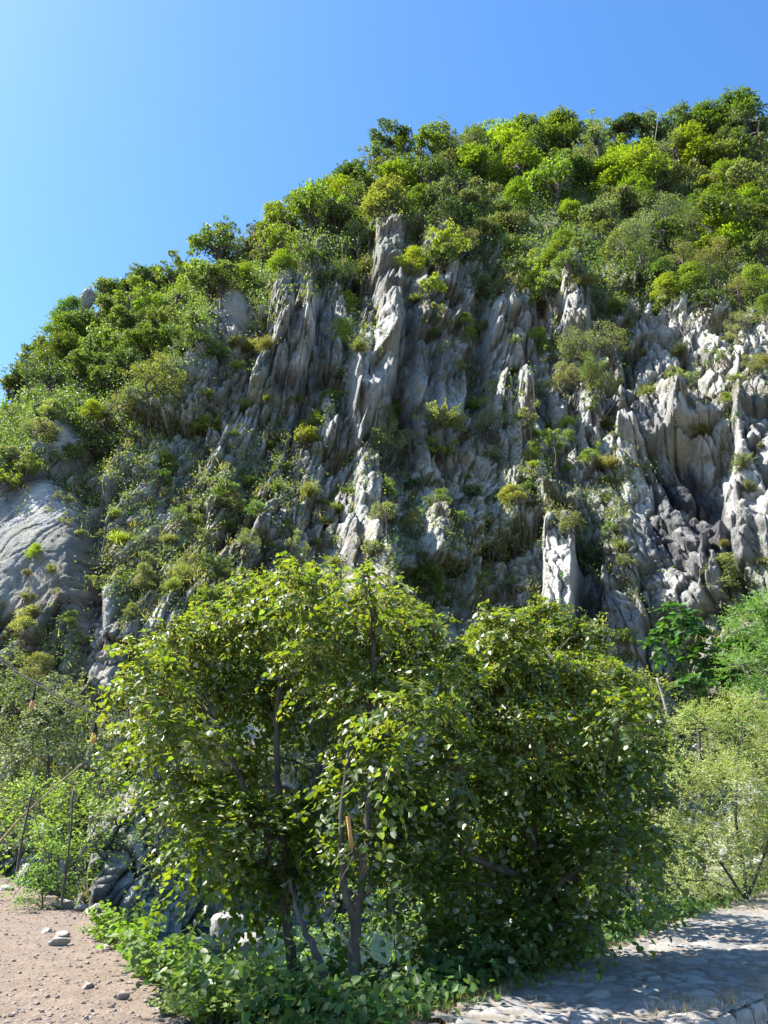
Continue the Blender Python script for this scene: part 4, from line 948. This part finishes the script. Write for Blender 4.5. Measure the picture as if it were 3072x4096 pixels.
row = [(128, 928), (142, 938), (156, 948), (170, 958), (186, 968), (203, 978), (222, 988), (242, 994), (262, 1000), (282, 1004), (302, 1008), (322, 1010)]
for k, (x, y) in enumerate(row): weed(x, y, [0, 1, 2][k % 3], WT2 if k > 3 else WT, 'leafy plant on the slope behind the road edge row, %s from the far end' % ORD[k])
row = [(122, 912), (140, 915), (158, 925), (172, 936), (188, 946), (206, 956)]
for k, (x, y) in enumerate(row): weed(x, y, 2, (.125, .225, .035), 'tall bright large-leaved plant in front of the rock spur, %s from the left' % ORD[k], sc=1.25)
for x, y, k, sc, lab in ((196, 1022, 3, .75, 'pale green plant on the dirt at the lower end of the road'), (216, 1024, 3, .9, 'leafy plant at the bottom of the road right of the pale green plant'), (238, 1026, 0, .6, 'yellowish plant at the bottom edge below the bank plants'), (172, 1014, 3, .5, 'small yellow plant beside the pale upright stone'),
                         (92, 935, 3, .5, 'small lone plant growing in the dirt before the bank'), (101, 942, 3, .4, 'tiny yellow-green seedling on the dirt next to the small lone plant')):
    weed(x, y, k, (.17, .23, .06), lab, 'small plants growing on the dirt road', sc)
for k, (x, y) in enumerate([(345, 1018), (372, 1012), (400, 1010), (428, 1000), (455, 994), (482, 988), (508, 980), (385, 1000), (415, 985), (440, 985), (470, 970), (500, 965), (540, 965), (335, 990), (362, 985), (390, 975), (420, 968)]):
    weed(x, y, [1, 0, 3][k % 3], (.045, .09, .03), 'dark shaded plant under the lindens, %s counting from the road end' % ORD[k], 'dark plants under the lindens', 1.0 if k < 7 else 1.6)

# low cover on the shaded bank and the far shore
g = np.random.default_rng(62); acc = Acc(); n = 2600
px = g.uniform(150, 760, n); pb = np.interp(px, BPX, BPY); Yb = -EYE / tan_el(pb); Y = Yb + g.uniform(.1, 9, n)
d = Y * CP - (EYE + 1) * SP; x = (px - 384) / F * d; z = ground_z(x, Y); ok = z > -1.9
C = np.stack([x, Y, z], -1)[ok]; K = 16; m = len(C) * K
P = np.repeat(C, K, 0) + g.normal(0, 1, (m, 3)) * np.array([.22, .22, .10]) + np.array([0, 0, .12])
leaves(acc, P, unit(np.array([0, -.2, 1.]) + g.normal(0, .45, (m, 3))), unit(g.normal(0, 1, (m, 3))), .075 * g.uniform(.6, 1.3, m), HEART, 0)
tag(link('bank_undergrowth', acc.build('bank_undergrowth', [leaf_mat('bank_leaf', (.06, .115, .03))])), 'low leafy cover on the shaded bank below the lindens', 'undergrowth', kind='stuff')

# ---------------------------------------------------------------- labels of the hillside plants: by look and by the landmark they grow beside
MARKS = [('the bare skyline knob', 85, 300), ('the tall pale pillar', 390, 285), ('the left grey slab', 28, 545), ('the grassy-topped pillar', 372, 385), ('the blocky rock face', 305, 345), ('the deep dark gully', 478, 350),
         ('the black-stained rock face', 690, 530), ('the pale jutting buttress', 655, 425), ('the tall cleft pillar', 562, 585), ('the left linden top', 290, 610), ('the right linden top', 530, 640), ('the low rock hump', 64, 437), ('the long pale rib', 366, 540),
         ('the smooth column wall', 430, 400), ('the brow pillar', 228, 322), ('the upper dark gully', 354, 265), ('the right edge white rock', 756, 480), ('the mid crest wood', 560, 175), ('the right crest wood', 735, 160), ('the wood atop the pale pillar', 420, 165), ('the left slope wood', 120, 340), ('the wood by the deep gully', 650, 230), ('the wood atop the blocky face', 290, 235)]
def where(px, py):
    dist = [math.hypot(px - x, (py - y) * .8) for _, x, y in MARKS]; k = int(np.argmin(dist)); nm, x, y = MARKS[k]
    dx, dy = px - x, py - y
    if ' wood' in nm:
        return {(-1, -1): 'upper-left of', (-1, 0): 'left part of', (-1, 1): 'lower-left of', (0, -1): 'top of', (0, 0): 'middle of', (0, 1): 'bottom of', (1, -1): 'upper-right of', (1, 0): 'right part of', (1, 1): 'lower-right of'}[((dx > 14) - (dx < -14), (dy > 14) - (dy < -14))].join((', ', ' ' + nm))
    if math.hypot(dx, dy) < 18: return ' on ' + nm
    a = math.degrees(math.atan2(-dy, dx)) % 360
    return ' ' + ['right of', 'above-right of', 'above', 'above-left of', 'left of', 'below-left of', 'below', 'below-right of'][int(((a + 22.5) % 360) // 45)] + ' ' + nm
NOUN = dict(round='round tree', tall='narrow tree', umbrella='flat-topped tree', spray='feathery tree', olive='fine-leaved tree', sparse='thin tree', shrub='leafy bush', feather='arching bush', tuft='grassy tuft', hang='ivy curtain', twigs='dead twig tangle')
WORD = dict(y='bright green', g='mid green', d='dark green', s='grey-green', o='olive')
groups = {}
for r in PLANTS:
    root, px, py, tone, kind, w_, forest, nm = r
    size = 'large ' if w_ >= 30 else 'small ' if w_ < 17 else ''
    wh = where(px, py)
    noun = NOUN[kind]
    look = 'grey' if kind == 'twigs' else WORD[tone]
    groups.setdefault('%s%s %s%s' % (size, look, noun, wh), []).append((px, r))
CAT = dict(shrub='bush', feather='bush', tuft='grass tuft', hang='ivy', twigs='dead shrub')
for base_l, L in groups.items():
    L.sort(key=lambda t: t[0])
    for k, (_, r) in enumerate(L):
        lab = base_l if len(L) == 1 else base_l + ', %s from the left' % ORD[k]
        if len(lab.split()) > 16: lab = lab.replace('round-headed', 'round').replace(' from the left', '').replace('and ', '')
        kind = r[4]
        tag(r[0], lab, CAT.get(kind, 'tree'), 'trees of the wooded crest and slopes' if r[6] else ('tufts and ivy on the cliff ledges' if kind in ('tuft', 'hang', 'twigs') else 'bushes and trees on the cliff ledges'))
